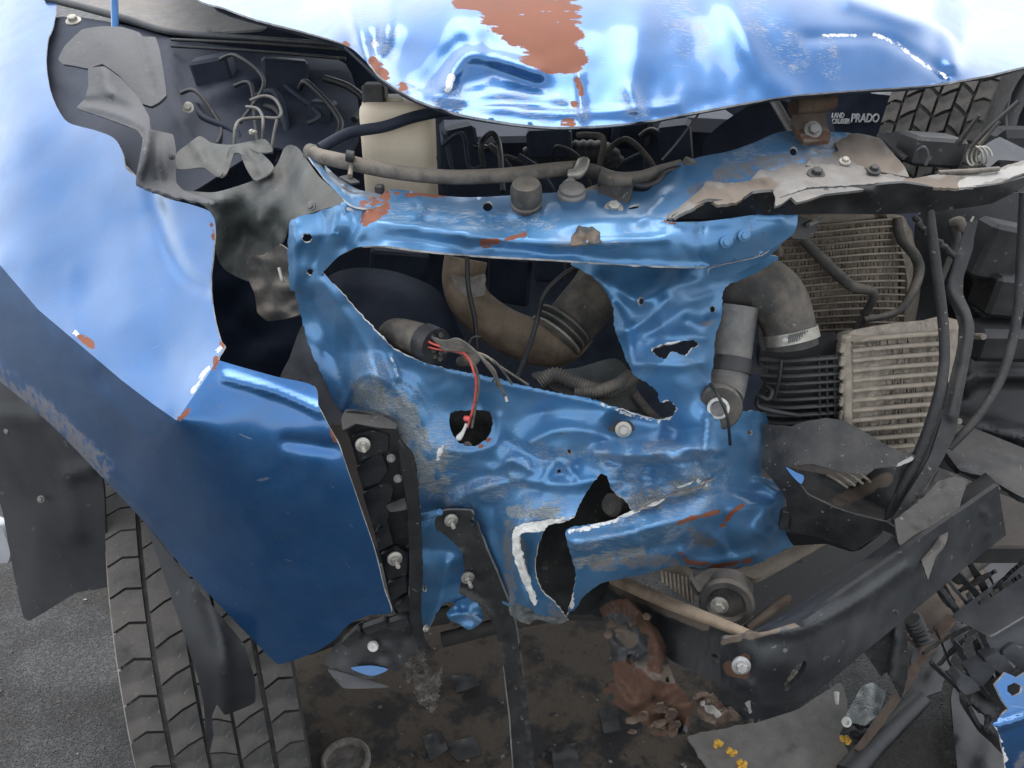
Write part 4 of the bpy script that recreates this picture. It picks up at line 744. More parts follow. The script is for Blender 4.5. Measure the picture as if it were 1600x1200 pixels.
# ================================================================== upper right: dirty trims, latch and rods
trim = sheet('grille_top_trim', [(1036, 340), (1060, 324), (1094, 297), (1104, 283), (1134, 286), (1171, 283), (1186, 266), (1212, 266), (1230, 255), (1262, 256), (1296, 257), (1347, 259), (1398, 272), (1418, 279), (1465, 273), (1516, 273), (1550, 266), (1580, 256), (1650, 238), (1660, 262), (1600, 270), (1565, 284), (1530, 291), (1490, 294), (1440, 291), (1412, 283), (1340, 289), (1290, 291), (1262, 293), (1226, 306), (1212, 313), (1207, 297), (1176, 300), (1152, 316), (1120, 319), (1106, 312), (1080, 326), (1052, 340)],
      [(1036, 340, .87), (1094, 297, .90), (1171, 283, .905), (1230, 255, .96), (1347, 259, .965), (1418, 279, .93), (1516, 273, .96), (1580, 256, 1.0), (1650, 238, 1.06), (1660, 262, 1.0), (1530, 291, .93), (1440, 291, .905), (1290, 291, .875), (1212, 313, .845), (1152, 316, .845), (1106, 312, .855), (1052, 340, .845), (1200, 290, .885), (1130, 300, .885)],
      'paleg', car, res=5, th=.003, edge='paleg', jag=.9, creases=[('g', [(1108, 290), (1140, 300), (1150, 312)], .012, 8), ('g', [(1160, 286), (1185, 290), (1205, 298)], -.012, 8), ('g', [(1400, 275), (1440, 286), (1500, 282)], -.01, 7), ('g', [(1188, 268), (1196, 280)], .008, 6)], nz=[(.008, 40), (.004, 14)],
      marks={'dirt': [([(1090, 310), (1140, 302), (1200, 292)], 20), ([(1420, 284), (1500, 286)], 12)], 'bare': [([(1505, 288), (1580, 268), (1640, 252)], 9)]})
bolt(1275, 272, .915, 14, trim, ax=(0, -.45, 1), mat='dusty', name='push_clip'); bolt(1365, 266, .94, 11, trim, ax=(0, -.45, 1), mat='dusty', name='push_clip')
sheet('grille_face', [(1052, 342), (1080, 328), (1106, 315), (1152, 319), (1176, 303), (1207, 300), (1212, 316), (1262, 296), (1340, 292), (1412, 286), (1490, 297), (1565, 287), (1640, 266), (1600, 292), (1550, 318), (1500, 326), (1430, 333), (1380, 335), (1295, 334), (1220, 336), (1130, 342)],
      [(1052, 342, .85), (1152, 319, .852), (1212, 316, .852), (1290, 292, .88), (1412, 286, .91), (1565, 287, .94), (1640, 266, 1.0), (1550, 318, .945), (1430, 333, .92), (1295, 334, .90), (1130, 342, .87)], 'black', car, res=7, th=.004, nz=(.008, 40), creases=[('g', [(1230, 312), (1300, 300), (1360, 298)], .012, 7)])
sheet('torn_seal', [(1212, 312), (1230, 306), (1262, 296), (1330, 292), (1350, 296), (1290, 303), (1262, 312), (1245, 316), (1236, 308), (1222, 318), (1212, 322)], [(1212, 312, .835), (1350, 296, .87), (1245, 316, .835)], 'paleg', car, res=4, th=.003)
# mud covered bracket panel below the latch
sheet('latch_support', [(1300, 215), (1340, 208), (1375, 216), (1392, 236), (1412, 258), (1420, 276), (1395, 272), (1347, 262), (1296, 260), (1260, 258), (1268, 246), (1310, 236)], [(1300, 215, 1.05), (1375, 216, 1.06), (1412, 258, .98), (1420, 276, .94), (1296, 260, .965), (1268, 246, .97), (1340, 240, 1.0)], 'paleg', car, res=6, th=.003, nz=[(.014, 30), (.004, 10)], marks={'dirt': [([(1320, 230), (1390, 250)], 30)]})
latch = sheet('hood_latch_plate', [(1242, 176), (1288, 176), (1292, 196), (1298, 208), (1296, 219), (1258, 222), (1246, 206), (1236, 190)], [(1246, 176, 1.04), (1298, 176, 1.05), (1300, 218, .99), (1250, 210, .99)], 'rusty', car, res=5, th=.005, marks={'rust': [([(1250, 210), (1300, 215)], 10)]}, nz=(.004, 14))
tube('latch_barrel', [(1240, 168, 1.04), (1270, 165, 1.05), (1300, 158, 1.06)], 14, 'rusty', latch, seg=14); bolt(1270, 203, .995, 14, latch, ax=(0, -1, .5), mat='drier')
bolt(1320, 252, .955, 9, car, ax=(0, -.5, 1), mat='zinc')
sheet('black_bracket', [(1372, 208), (1418, 206), (1448, 234), (1414, 246), (1404, 240), (1376, 214)], [(1372, 208, 1.08), (1418, 206, 1.1), (1448, 234, 1.04), (1404, 240, 1.02)], 'black', car, res=6, th=.003, edge='grey')
pxb(1468, 240, 1.0, 84, 40, .05, 'actuator_box', 'black', car, (0, .08, .1), .004)
tube('cable_loop', [(1434, 236, .99), (1444, 230, .985), (1450, 244, .985), (1446, 258, .985)], 2.6, 'grey', car, seg=8)
tube('latch_lever', [(1496, 226, .99), (1510, 206, .98), (1530, 180, .975)], [5, 4, 3], 'dusty', car, seg=4); tube('latch_rod', [(1516, 232, .98), (1550, 196, .97), (1592, 158, .965)], 3.6, 'dusty', car, seg=8); tube('latch_rod', [(1530, 226, .97), (1562, 190, .965)], 3, 'rubber', car, seg=8)
spr = [(1518+11*math.cos(a)+a*1.1, 244+15*math.sin(a), .985-.006*math.cos(a)) for a in np.linspace(0, 6*math.pi, 40)]
tube('return_spring', spr, 1.7, 'zinc', car, seg=6, straight=True)
tube('release_rod', [(1466, 270, .955), (1520, 267, .96), (1560, 264, .97)], 4, 'hose', car, seg=8)
sheet('end_bracket', [(1540, 226), (1562, 214), (1600, 232), (1640, 236), (1640, 262), (1590, 252), (1560, 250), (1545, 262), (1530, 250)], [(1540, 226, 1.02), (1640, 236, 1.08), (1545, 262, .98), (1590, 252, 1.03)], 'grey', car, res=7, th=.003)
pxb(1600, 245, 1.2, 90, 70, .05, 'lamp_back', 'black', car, bev=.01)

# ================================================================== radiator, tube by tube
rad_ = sheet('radiator', [(1205, 340), (1395, 335), (1425, 360), (1432, 430), (1420, 520), (1300, 560), (1190, 540)], [(1205, 340, 1.10), (1390, 335, 1.12), (1432, 430, 1.20), (1420, 520, 1.17), (1350, 440, 1.08), (1190, 540, 1.08), (1280, 430, 1.075)], 'rad', car, res=9, th=.02, nz=(.004, 40))
def Yr(x, y): return 1.066+max(0, (x-1350)/80)**2*.09+(.02 if x < 1230 else 0)*0+max(0, (400-y))/60*.012
for k in range(18):
    y = 352+k*10.6; tube('radiator_tube', [(x, y-(x-1205)*.03+4*math.sin(x/60+k*.1), Yr(x, y)) for x in (1205, 1250, 1300, 1345, 1385, 1412)], 1.5, 'alu' if k % 4 == 1 else 'rad', rad_, seg=6, per=3, ell=2.2)
V_, Fc = [], []
for k in range(17):
    for x in np.arange(1212, 1405, 2.3):
        y = 357.3+k*10.6-(x-1205)*.03+4*math.sin(x/60+k*.1); a = U(x, y-4.2, Yr(x, y)+.001+random.random()*.003); b_ = U(x+1.5*random.uniform(-1, 1), y+4.2, Yr(x, y)+.001+random.random()*.003); o0 = len(V_); w = .0007
        V_ += [(a.x-w, a.y, a.z), (a.x+w, a.y, a.z), (b_.x+w, b_.y, b_.z), (b_.x-w, b_.y, b_.z)]; V_ += [(p[0], p[1]+.012, p[2]) for p in V_[-4:]]
        Fc += [[o0, o0+1, o0+2, o0+3], [o0+1, o0+5, o0+6, o0+2], [o0, o0+3, o0+7, o0+4]]
f_ = make('radiator_fins', V_, Fc, 'rad', rad_, False); f_['kind'] = 'stuff'
tube('radiator_end_rail', [(1212, 345, 1.05), (1214, 372, 1.05), (1218, 400, 1.05)], 6, 'rad', rad_, seg=6)
tube('radiator_crack', [(1252, 372, 1.05), (1290, 410, 1.045), (1330, 446, 1.04), (1365, 458, 1.04), (1352, 490, 1.05), (1336, 516, 1.05)], [8, 9, 9, 7, 6, 5], 'rubber', rad_, seg=8)
tube('seal_strip', [(1402, 340, 1.10), (1408, 372, 1.09), (1430, 400, 1.08), (1436, 425, 1.07), (1424, 460, 1.05), (1400, 488, 1.04), (1350, 500, 1.03)], [7, 8, 8, 8, 7, 6, 5], 'rubber', car, seg=8)
sheet('radiator_side', [(1385, 335), (1412, 338), (1426, 370), (1440, 420), (1436, 470), (1424, 530), (1410, 530), (1418, 440), (1408, 390)], [(1385, 335, 1.10), (1412, 338, 1.12), (1440, 420, 1.16), (1424, 530, 1.15), (1408, 390, 1.12)], 'rad', car, res=8, th=.01)
sheet('fan_tab', [(1218, 340), (1250, 338), (1274, 346), (1278, 360), (1262, 374), (1238, 372), (1226, 356)], [(1218, 340, .90), (1278, 360, .92), (1238, 372, .90)], 'dusty', car, res=7, th=.004); tube('tab_pin', [(1262, 352, .91), (1285, 342, .93)], 4, 'drier', car, seg=8)
sheet('lower_flange', [(1110, 420), (1190, 400), (1216, 376), (1226, 374), (1200, 402), (1150, 428), (1120, 440)], [(1110, 420, .86), (1226, 374, .885), (1120, 440, .87)], 'paintin', car, res=6, th=.002, edge='edge')

# ================================================================== elbow hose, receiver cylinder and the charge cooler
elb = tube('elbow_hose', [(1120, 466, .98), (1150, 452, .965), (1184, 446, .955), (1212, 466, .945), (1228, 496, .935), (1236, 526, .925), (1238, 540, .922)], [34, 40, 46, 46, 42, 39, 39], 'rubber', car, seg=26)
ax_ = (U(1238, 540, .922)-U(1232, 512, .93)).normalized(); c_ = U(1237, 525, .925); k_ = depth(525, .925)/F
cl = lathe('hose_clamp', c_, ax_, [(k_*40, -.007), (k_*41.5, -.0068), (k_*41.5, .0068), (k_*40, .007)], 'zinc', elb, 36)
for i in range(13):
    p = U(1233+i*3.4, 529-i*.9, .8925+.00012*i*i); box('clamp_notch', p-Vector((0, .001, 0)), (.0015, .002, .011), 'steel', elb, (0, 0, .1), .0003)
bolt(1226, 531, .887, 9, elb, ax=(-.3, -1, .3), name='clamp_screw', mat='zinc', washer=False, stud=.3)
cyl = tube('receiver_cylinder', [(1152, 478, .935), (1147, 510, .925), (1141, 560, .905), (1135, 600, .89), (1131, 622, .872)], [33, 33, 32, 31, 30], 'drier', car, seg=26)
tube('cylinder_band', [(1141, 560, .905), (1138, 582, .896)], [35, 35], 'black', cyl, seg=26)
tube('band_tab', [(1160, 572, .90), (1184, 578, .905), (1196, 580, .91)], [8, 7, 6], 'black', cyl, seg=4)
eye = lathe('mount_eye', U(1124, 637, .832), (-.15, -1, .25), [(.024, -.02), (.026, -.016), (.026, 0), (.024, .003), (.012, .003)], 'rubber', cyl, 28)
lathe('eye_bush', U(1122, 637, .828), (-.15, -1, .25), [(.0125, 0), (.0125, .004), (.0095, .0045), (.0085, .001)], 'white', cyl, 20); lathe('eye_slot', U(1122, 637, .827), (-.15, -1, .25), [(.0075, 0), (.0075, .004), (.002, .0042)], 'drier', cyl, 14)
tube('hanging_wire', [(1110, 600, .845), (1122, 618, .82), (1136, 650, .812), (1141, 695, .815)], 2.6, 'black', car, seg=8)
# end tank with its ribs
et = sheet('cooler_end_tank', [(1190, 548), (1240, 540), (1318, 532), (1322, 600), (1320, 664), (1250, 668), (1200, 660), (1186, 640), (1200, 612), (1188, 590), (1184, 568)], [(1190, 548, .955), (1318, 532, .945), (1320, 664, .93), (1200, 660, .945), (1260, 600, .94)], 'black', car, res=8, th=.04)
for k in range(9):
    y = 560+k*12.2; x0 = 1190+(10 if 2 < k < 6 else 0)
    tube('tank_rib', [(x0, y+1, .935), (1230, y+3, .918), (1280, y, .912), (1320, y-3, .915)], 2.7, 'dusty', et, seg=6, per=4, ell=3.2)
for x in (1279, 1291, 1303): tube('tank_rib', [(x, 556, .912), (x+1, 600, .910), (x+2, 662, .908)], 2.2, 'dusty', et, seg=6, per=3, ell=1.5)
tube('tank_rib', [(1221, 562, .915), (1218, 590, .91), (1210, 622, .912)], 3, 'black', et, seg=6)
tube('tank_hook', [(1198, 604, .92), (1206, 612, .91), (1200, 624, .905), (1186, 620, .91), (1184, 634, .91), (1206, 642, .905), (1250, 650, .905)], 4, 'black', et, seg=8)
# core: alternating tubes and fins, wrapped round a bent right end
ic = thing_part('charge_cooler', U(1395, 600, .95), car)
def rx(y): return float(np.interp(y, [500, 560, 620, 660, 705], [1480, 1476, 1466, 1454, 1424]))
def Yi(x, y): return .918-(y-530)*.00012+max(0, (x-1405)/75)**2*.075
rows = [532+i*15.6 for i in range(12)]
for i, y in enumerate(rows):
    X = np.linspace(1330, rx(y), 7); tube('cooler_tube', [(x, y-(x-1330)*.10+(x-1330)**2*.00015, Yi(x, y)) for x in X], 3.5, 'alu', ic, seg=6, per=3, ell=2.0)
V_, Fc = [], []
for y in rows[:-1]:
    x = 1333.
    while x < rx(y+8)-3:
        yy = y+7.8-(x-1330)*.10+(x-1330)**2*.00015; j = random.random()*.004; a = U(x, yy-5, Yi(x, y)+.0005+j); b_ = U(x+2.2*random.uniform(-1, 1), yy+5, Yi(x, y)+.0005+j); o0 = len(V_); w = random.choice((.0006, .0009, .0022))
        V_ += [(a.x-w, a.y, a.z), (a.x+w, a.y, a.z), (b_.x+w, b_.y, b_.z), (b_.x-w, b_.y, b_.z)]; V_ += [(p[0], p[1]+.02, p[2]) for p in V_[-4:]]
        Fc += [[o0, o0+1, o0+2, o0+3], [o0+1, o0+5, o0+6, o0+2], [o0, o0+3, o0+7, o0+4]]; x += random.uniform(1.7, 2.9)
f_ = make('cooler_fins', V_, Fc, 'fin', ic, False); f_['kind'] = 'stuff'
sheet('core_backing', [(1326, 520), (1478, 500), (1474, 600), (1426, 706), (1326, 706)], [(1326, 520, .926), (1400, 600, .916), (1478, 500, 1.0), (1478, 600, .99), (1440, 560, .935), (1440, 660, .928), (1326, 706, .905), (1426, 706, .918)], 'fin', ic, res=9, th=.03)
tube('core_side_plate', [(1322, 524, .912), (1324, 600, .902), (1324, 664, .893)], 8, 'alu', ic, seg=6, ell=.7)
for k in range(6): pxb(1318, 545+k*21, .905-.002*k, 9, 14, .006, 'crimp_tab', 'alu', ic, bev=.001)
sheet('core_top_plate', [(1322, 530), (1318, 524), (1360, 516), (1420, 506), (1468, 494), (1496, 500), (1494, 514), (1476, 514), (1430, 520), (1380, 526)], [(1322, 530, .908), (1318, 524, .93), (1468, 494, 1.02), (1496, 500, 1.02), (1476, 514, .985), (1400, 522, .915)], 'alu', ic, res=6, th=.003, edge='alu')
sheet('core_end_plate', [(1480, 508), (1498, 502), (1494, 560), (1484, 600), (1476, 580), (1478, 540)], [(1480, 508, 1.0), (1498, 502, 1.02), (1484, 600, .98)], 'alu', ic, res=7, th=.004)
for x, y in ((1528, 525), (1490, 657)): tube('mount_pin', [(x-14, y, .98), (x+9, y+1, .95)], 5, 'hose', ic, seg=10)

# ================================================================== right: shroud, straps and hanging strips
shr = sheet('front_shroud', [(1440, 330), (1700, 300), (1700, 800), (1560, 770), (1500, 742), (1450, 720), (1430, 600), (1430, 420)], [(1440, 330, 1.2), (1700, 300, 1.2), (1700, 800, 1.0), (1500, 742, 1.05), (1430, 500, 1.2), (1560, 560, 1.13)], 'black', car, res=12, th=.006,
      creases=[('g', [(1500, 480), (1560, 490), (1700, 500)], .03, 12), ('g', [(1510, 590), (1570, 586), (1700, 590)], .03, 9), ('g', [(1520, 400), (1525, 500), (1505, 600)], .04, 14), ('g', [(1490, 660), (1580, 680), (1700, 710)], .05, 12), ('g', [(1500, 690), (1600, 718), (1700, 740)], .03, 8)])
pxb(1570, 400, 1.08, 70, 80, .05, 'shroud_block', 'black', shr, (0, .2, 0), .006); pxb(1600, 470, 1.06, 100, 60, .06, 'shroud_block', 'black', shr, (0, .1, 0), .006); pxb(1585, 545, 1.04, 120, 50, .06, 'shroud_block', 'black', shr, (0, .02, 0), .01)
sheet('shroud_shelf', [(1480, 660), (1520, 668), (1600, 700), (1700, 730), (1700, 790), (1600, 778), (1540, 745), (1500, 735), (1475, 700)], [(1480, 660, 1.02), (1600, 700, 1.0), (1700, 730, 1.0), (1700, 790, .88), (1540, 745, .90), (1475, 700, .95)], 'dusty', car, res=9, th=.01, creases=[('g', [(1500, 685), (1600, 722), (1700, 752)], .012, 6), ('g', [(1500, 725), (1545, 738), (1600, 764), (1700, 785)], .014, 8)])
tube('hanging_hose', [(1450, 305, .93), (1456, 360, .92), (1466, 440, .905), (1474, 510, .89), (1475, 570, .875), (1464, 630, .86), (1440, 700, .85), (1412, 760, .845), (1390, 805, .845)], [6, 7.5, 8, 8, 8, 9, 9, 9, 8], 'dusty', car, seg=12)
strip = sheet('bent_strip', [(1514, 346), (1528, 344), (1522, 372), (1520, 390), (1506, 432), (1505, 460), (1516, 485), (1523, 510), (1520, 540), (1512, 580), (1502, 630), (1492, 680), (1472, 720), (1440, 770), (1406, 812), (1394, 812), (1420, 770), (1452, 715), (1470, 660), (1482, 600), (1494, 550), (1499, 515), (1492, 490), (1480, 462), (1481, 440), (1492, 404), (1504, 372)],
      [(1520, 346, .95), (1506, 380, .935), (1492, 440, .915), (1510, 510, .895), (1495, 600, .87), (1480, 680, .845), (1440, 760, .825), (1400, 812, .82)], 'dusty', car, res=5, th=.006, creases=[('g', [(1500, 400), (1486, 450), (1510, 500), (1506, 560), (1486, 650)], .006, 7)])
sheet('bent_strip', [(1462, 640), (1474, 640), (1466, 690), (1440, 740), (1410, 790), (1384, 815), (1400, 775), (1436, 720)], [(1468, 640, .88), (1440, 735, .855), (1390, 812, .83)], 'black', car, res=6, th=.004)
tube('hanging_cable', [(1600, 300, .96), (1596, 400, .95), (1591, 480, .93), (1580, 540, .91), (1560, 600, .89), (1524, 656, .87), (1482, 700, .86)], [7, 8, 7.5, 7.5, 7, 7, 6.5], 'dusty', car, seg=12)
tube('broken_stay', [(1490, 352, 1.0), (1494, 380, .99), (1482, 410, .98), (1470, 440, .97)], [9, 7, 5, 5], 'dusty', car, seg=8); tube('broken_stay', [(1484, 348, .99), (1500, 346, .985), (1504, 360, .985)], [5, 8, 5], 'hose', car, seg=8)
tube('torn_wire', [(1430, 340, .98), (1446, 362, .97), (1468, 380, .965), (1490, 400, .965), (1500, 412, .96)], 5, 'dusty', car, seg=8, wob=.004); tube('screw_end', [(1517, 346, .945), (1521, 338, .945)], 2.2, 'zinc', strip, seg=6)

# ================================================================== lower right: broken air duct
duct = sheet('air_duct', [(1192, 662), (1230, 668), (1252, 660), (1290, 653), (1318, 657), (1350, 674), (1390, 698), (1430, 712), (1426, 720), (1405, 728), (1366, 732), (1356, 740), (1320, 738), (1270, 726), (1228, 728), (1240, 742), (1262, 772), (1300, 792), (1340, 805), (1385, 816), (1420, 838), (1428, 842), (1416, 846), (1380, 830), (1338, 858), (1300, 848), (1270, 836), (1232, 828), (1228, 780), (1206, 748), (1190, 730), (1194, 690)],
      [(1192, 662, .905), (1252, 660, .885), (1318, 657, .875), (1430, 712, .845), (1356, 740, .83), (1228, 728, .85), (1262, 772, .835), (1340, 805, .82), (1420, 838, .80), (1338, 858, .82), (1232, 828, .865), (1194, 690, .89), (1300, 690, .86)], 'dusty', car, res=6, th=.003, edge='dusty', jag=.6, nz=(.003, 30),
      marks={'bare': [([(1404, 728), (1424, 716)], 4)]})
sheet('duct_tongue', [(1228, 730), (1250, 734), (1290, 742), (1330, 760), (1366, 734), (1405, 730), (1420, 722), (1404, 770), (1384, 812), (1340, 806), (1290, 788), (1256, 765)], [(1228, 730, .853), (1330, 760, .90), (1366, 734, .86), (1420, 722, .86), (1384, 812, .83), (1300, 790, .84), (1270, 760, .875)], 'dusty', car, res=6, th=.003, creases=[('g', [(1290, 750), (1330, 775), (1380, 800)], -.012, 14)], marks={'dirt': [([(1310, 785), (1360, 760), (1385, 748)], 12)]})
for k in range(5): tube('duct_slat', [(1292+k*14, 742-k*2.5, .875), (1310+k*14, 752-k*2, .87), (1324+k*12, 762-k*3, .868)], 2.4, 'fin', duct, seg=6)
sheet('blue_shard', [(1228, 730), (1244, 738), (1256, 744), (1252, 756), (1240, 746)], [(1228, 730, .845), (1256, 744, .842), (1240, 746, .84)], 'paint', duct, res=4, th=.002)
pxb(1228, 815, .855, 14, 34, .012, 'duct_clip', 'dusty', duct, bev=.003)
sheet('hanging_trim', [(1398, 812), (1440, 780), (1466, 752), (1492, 744), (1512, 750), (1500, 790), (1486, 812), (1478, 850), (1462, 872), (1450, 906), (1440, 876), (1426, 862), (1404, 850)], [(1398, 812, .79), (1466, 752, .83), (1512, 750, .83), (1486, 812, .745), (1450, 906, .72), (1426, 862, .725), (1440, 820, .76)], 'dusty', car, res=5, th=.003, edge='grey', curve=False, jag=.6, folds=(16, .02, (14, 34)))
shelf = sheet('duct_shelf', [(1384, 816), (1412, 796), (1452, 760), (1470, 732), (1508, 748), (1498, 762), (1470, 800), (1452, 828), (1428, 842)], [(1384, 816, .82), (1470, 732, .88), (1508, 748, .87), (1428, 842, .80)], 'dusty', car, res=6, th=.004, edge='dusty', marks={'bare': [([(1440, 785), (1458, 780)], 7)], 'dirt': [([(1430, 795), (1455, 782)], 14)]}, nz=(.003, 16))
sheet('duct_flap', [(1416, 842), (1440, 832), (1464, 816), (1466, 842), (1446, 858), (1436, 884), (1424, 900), (1420, 924), (1402, 950), (1388, 914), (1386, 906), (1418, 894), (1426, 866), (1412, 856)], [(1416, 842, .78), (1464, 816, .79), (1424, 926, .735), (1390, 912, .725), (1440, 860, .76)], 'dusty', car, res=5, th=.003, edge='grey', folds=(12, .02, (12, 25)), curve=False)
sheet('duct_lower', [(1228, 832), (1270, 838), (1310, 850), (1338, 860), (1380, 832), (1346, 858), (1330, 862), (1290, 850), (1240, 852)], [(1228, 832, .88), (1338, 860, .83), (1240, 852, .88)], 'black', car, res=6, th=.003)

# ================================================================== lower middle: retainer, stay bracket and lobes
ret = sheet('bumper_retainer', [(533, 654), (541, 643), (558, 642), (590, 650), (617, 664), (626, 700), (632, 740), (636, 790), (640, 890), (638, 930), (640, 956), (618, 958), (610, 938), (600, 894), (587, 838), (571, 780), (557, 722), (546, 684)], [(533, 654, .865), (617, 664, .85), (640, 890, .865), (640, 956, .87), (610, 938, .865), (557, 722, .855), (600, 800, .86)], 'black', car, res=6, th=.004, edge='dusty')
for P_ in ([(549, 683), (580, 672), (607, 680), (606, 705), (562, 720)], [(557, 731), (595, 705), (606, 735), (592, 755), (566, 762)], [(567, 772), (592, 757), (614, 764), (604, 820), (583, 826)], [(586, 831), (606, 818), (614, 850), (593, 861)], [(595, 867), (616, 858), (635, 870), (635, 898), (606, 905)], [(606, 912), (633, 900), (635, 925), (613, 938)], [(617, 948), (637, 934), (641, 955), (623, 958)]):
    P_ = np.array(P_, float); c = P_.mean(0); sheet('retainer_pad', P_, [(*p, .85-.004*(k % 2)) for k, p in enumerate(P_)], 'black', ret, res=5, th=.008, curve=False)
sheet('retainer_cap', [(533, 654), (540, 640), (556, 640), (590, 645), (620, 662), (618, 670), (590, 668), (556, 662), (536, 672)], [(533, 654, .86), (590, 645, .86), (620, 662, .842), (556, 662, .835), (536, 672, .845)], 'dusty', ret, res=5, th=.003, edge='dusty')
sheet('retainer_edge', [(622, 690), (632, 706), (644, 738), (652, 770), (657, 810), (660, 900), (657, 955), (662, 1000), (672, 1018), (650, 1006), (640, 962), (640, 880), (636, 790), (628, 740)], [(622, 690, .838), (657, 810, .832), (640, 880, .835), (660, 900, .835), (672, 1018, .85), (645, 985, .84)], 'black', ret, res=5, th=.006, edge='dusty', jag=.5)
sheet('retainer_shard', [(603, 790), (632, 778), (634, 796), (610, 800)], [(603, 790, .845), (634, 796, .83), (632, 778, .84)], 'dusty', ret, res=5, th=.003)
low = sheet('retainer_foot', [(507, 1031), (525, 1006), (560, 975), (582, 967), (634, 960), (647, 994), (657, 1006), (636, 1034), (617, 1053), (608, 1042), (590, 1056), (568, 1062), (516, 1044)], [(507, 1031, .875), (582, 967, .865), (647, 994, .85), (617, 1053, .845), (516, 1044, .86)], 'black', car, res=6, th=.004, edge='dusty', jag=.6, nz=(.004, 20))
for P_ in ([(532, 1006), (556, 984), (566, 990), (544, 1012)], [(566, 982), (600, 970), (610, 980), (574, 992)], [(606, 974), (636, 964), (640, 976), (614, 984)]): sheet('foot_rib', P_, [(*p, .845) for p in P_], 'black', low, res=5, th=.01, curve=False)
sheet('torn_shard', [(512, 1046), (540, 1052), (580, 1064), (608, 1073), (570, 1075), (536, 1074)], [(512, 1046, .85), (608, 1073, .84), (536, 1074, .83)], 'grey', low, res=5, th=.002, edge='paleg'); sheet('blue_shard', [(548, 1044), (580, 1040), (606, 1046), (580, 1056)], [(548, 1044, .842), (606, 1046, .842), (580, 1056, .838)], 'paint', low, res=5, th=.002)
lathe('push_clip', U(583, 1010, .848), (0, -1, .35), [(.0075, -.002), (.0078, 0), (.0065, .003), (.002, .0025), (.0015, .001)], 'white', low, 20)
bolt(567, 695, .838, 12, ret, ax=(.25, -1, .2), stud=1.6); bolt(611, 716, .838, 7, ret, ax=(.2, -1, .2), mat='paleg', name='push_clip'); bolt(622, 748, .836, 7, ret, ax=(.5, -1, .1), mat='paleg', name='push_clip'); bolt(617, 873, .838, 12, ret, ax=(.35, -1, .15), stud=1.5); bolt(666, 982, .84, 6, ret, ax=(.8, -.6, 0))
tube('stud', [(658, 808, .86), (674, 804, .845), (688, 800, .835)], [6, 5.5, 5], 'paintin', panel, seg=10, corr=(9, .15))
stay = sheet('stay_bracket', [(679, 816), (684, 802), (700, 797), (736, 798), (748, 824), (760, 858), (774, 890), (794, 940), (806, 978), (813, 1026), (824, 1100), (832, 1162), (838, 1240), (806, 1240), (797, 1120), (788, 1048), (778, 998), (764, 962), (742, 939), (717, 927), (720, 911), (726, 896), (722, 862), (697, 837), (682, 828)],
      [(679, 816, .845), (736, 798, .85), (760, 858, .85), (794, 940, .855), (813, 1026, .86), (838, 1240, .86), (806, 1240, .86), (778, 998, .865), (722, 900, .865), (697, 837, .85)], 'dusty', car, res=6, th=.003, edge='paleg',
      creases=[('g', [(736, 800), (760, 858), (796, 942), (810, 1020), (836, 1230)], .008, 4), ('g', [(720, 926), (762, 955), (784, 1010), (806, 1230)], .007, 4), ('g', [(722, 862), (735, 880), (722, 905)], .006, 5)], holes=[ring(802, 1010, 2.5, 4), ring(806, 1074, 2.5, 4), ring(816, 1120, 3, 5), ring(738, 815, 3, 6)])
bolt(705, 813, .84, 11, stay, ax=(.25, -1, .05), stud=1.2); bolt(731, 903, .85, 11, stay, ax=(.3, -1, -.05), stud=1.2)
sheet('lower_lobe', [(698, 958), (710, 946), (728, 934), (744, 940), (752, 954), (757, 966), (746, 978), (732, 984), (716, 974), (704, 970)], [(698, 958, .89), (742, 938, .90), (757, 962, .885), (732, 983, .90), (725, 965, .855)], 'paintin', car, res=4, th=.003, nz=(.008, 14), creases=[('g', [(706, 962), (728, 960), (750, 968)], .01, 6)], marks={'scuff': [([(735, 965), (748, 968)], 8)]})
sheet('torn_rail_end', [(796, 948), (826, 944), (862, 956), (886, 968), (868, 976), (840, 968), (820, 974), (800, 962)], [(796, 948, .825), (886, 968, .815), (868, 976, .81), (800, 962, .82)], 'inner', car, res=5, th=.004, edge='paleg', nz=(.008, 14))
for P_ in ([(640, 1000), (662, 1020), (672, 1060), (692, 1042), (684, 1096), (676, 1116), (652, 1098), (646, 1060)], [(628, 1020), (644, 1012), (650, 1050), (638, 1070)]):
    sheet('torn_netting', P_, [(x, y, .90+.01*(i % 2)) for i, (x, y) in enumerate(P_)], 'netting', car, res=4, th=.0012, jag=2.5, nz=(.02, 14), curve=False)

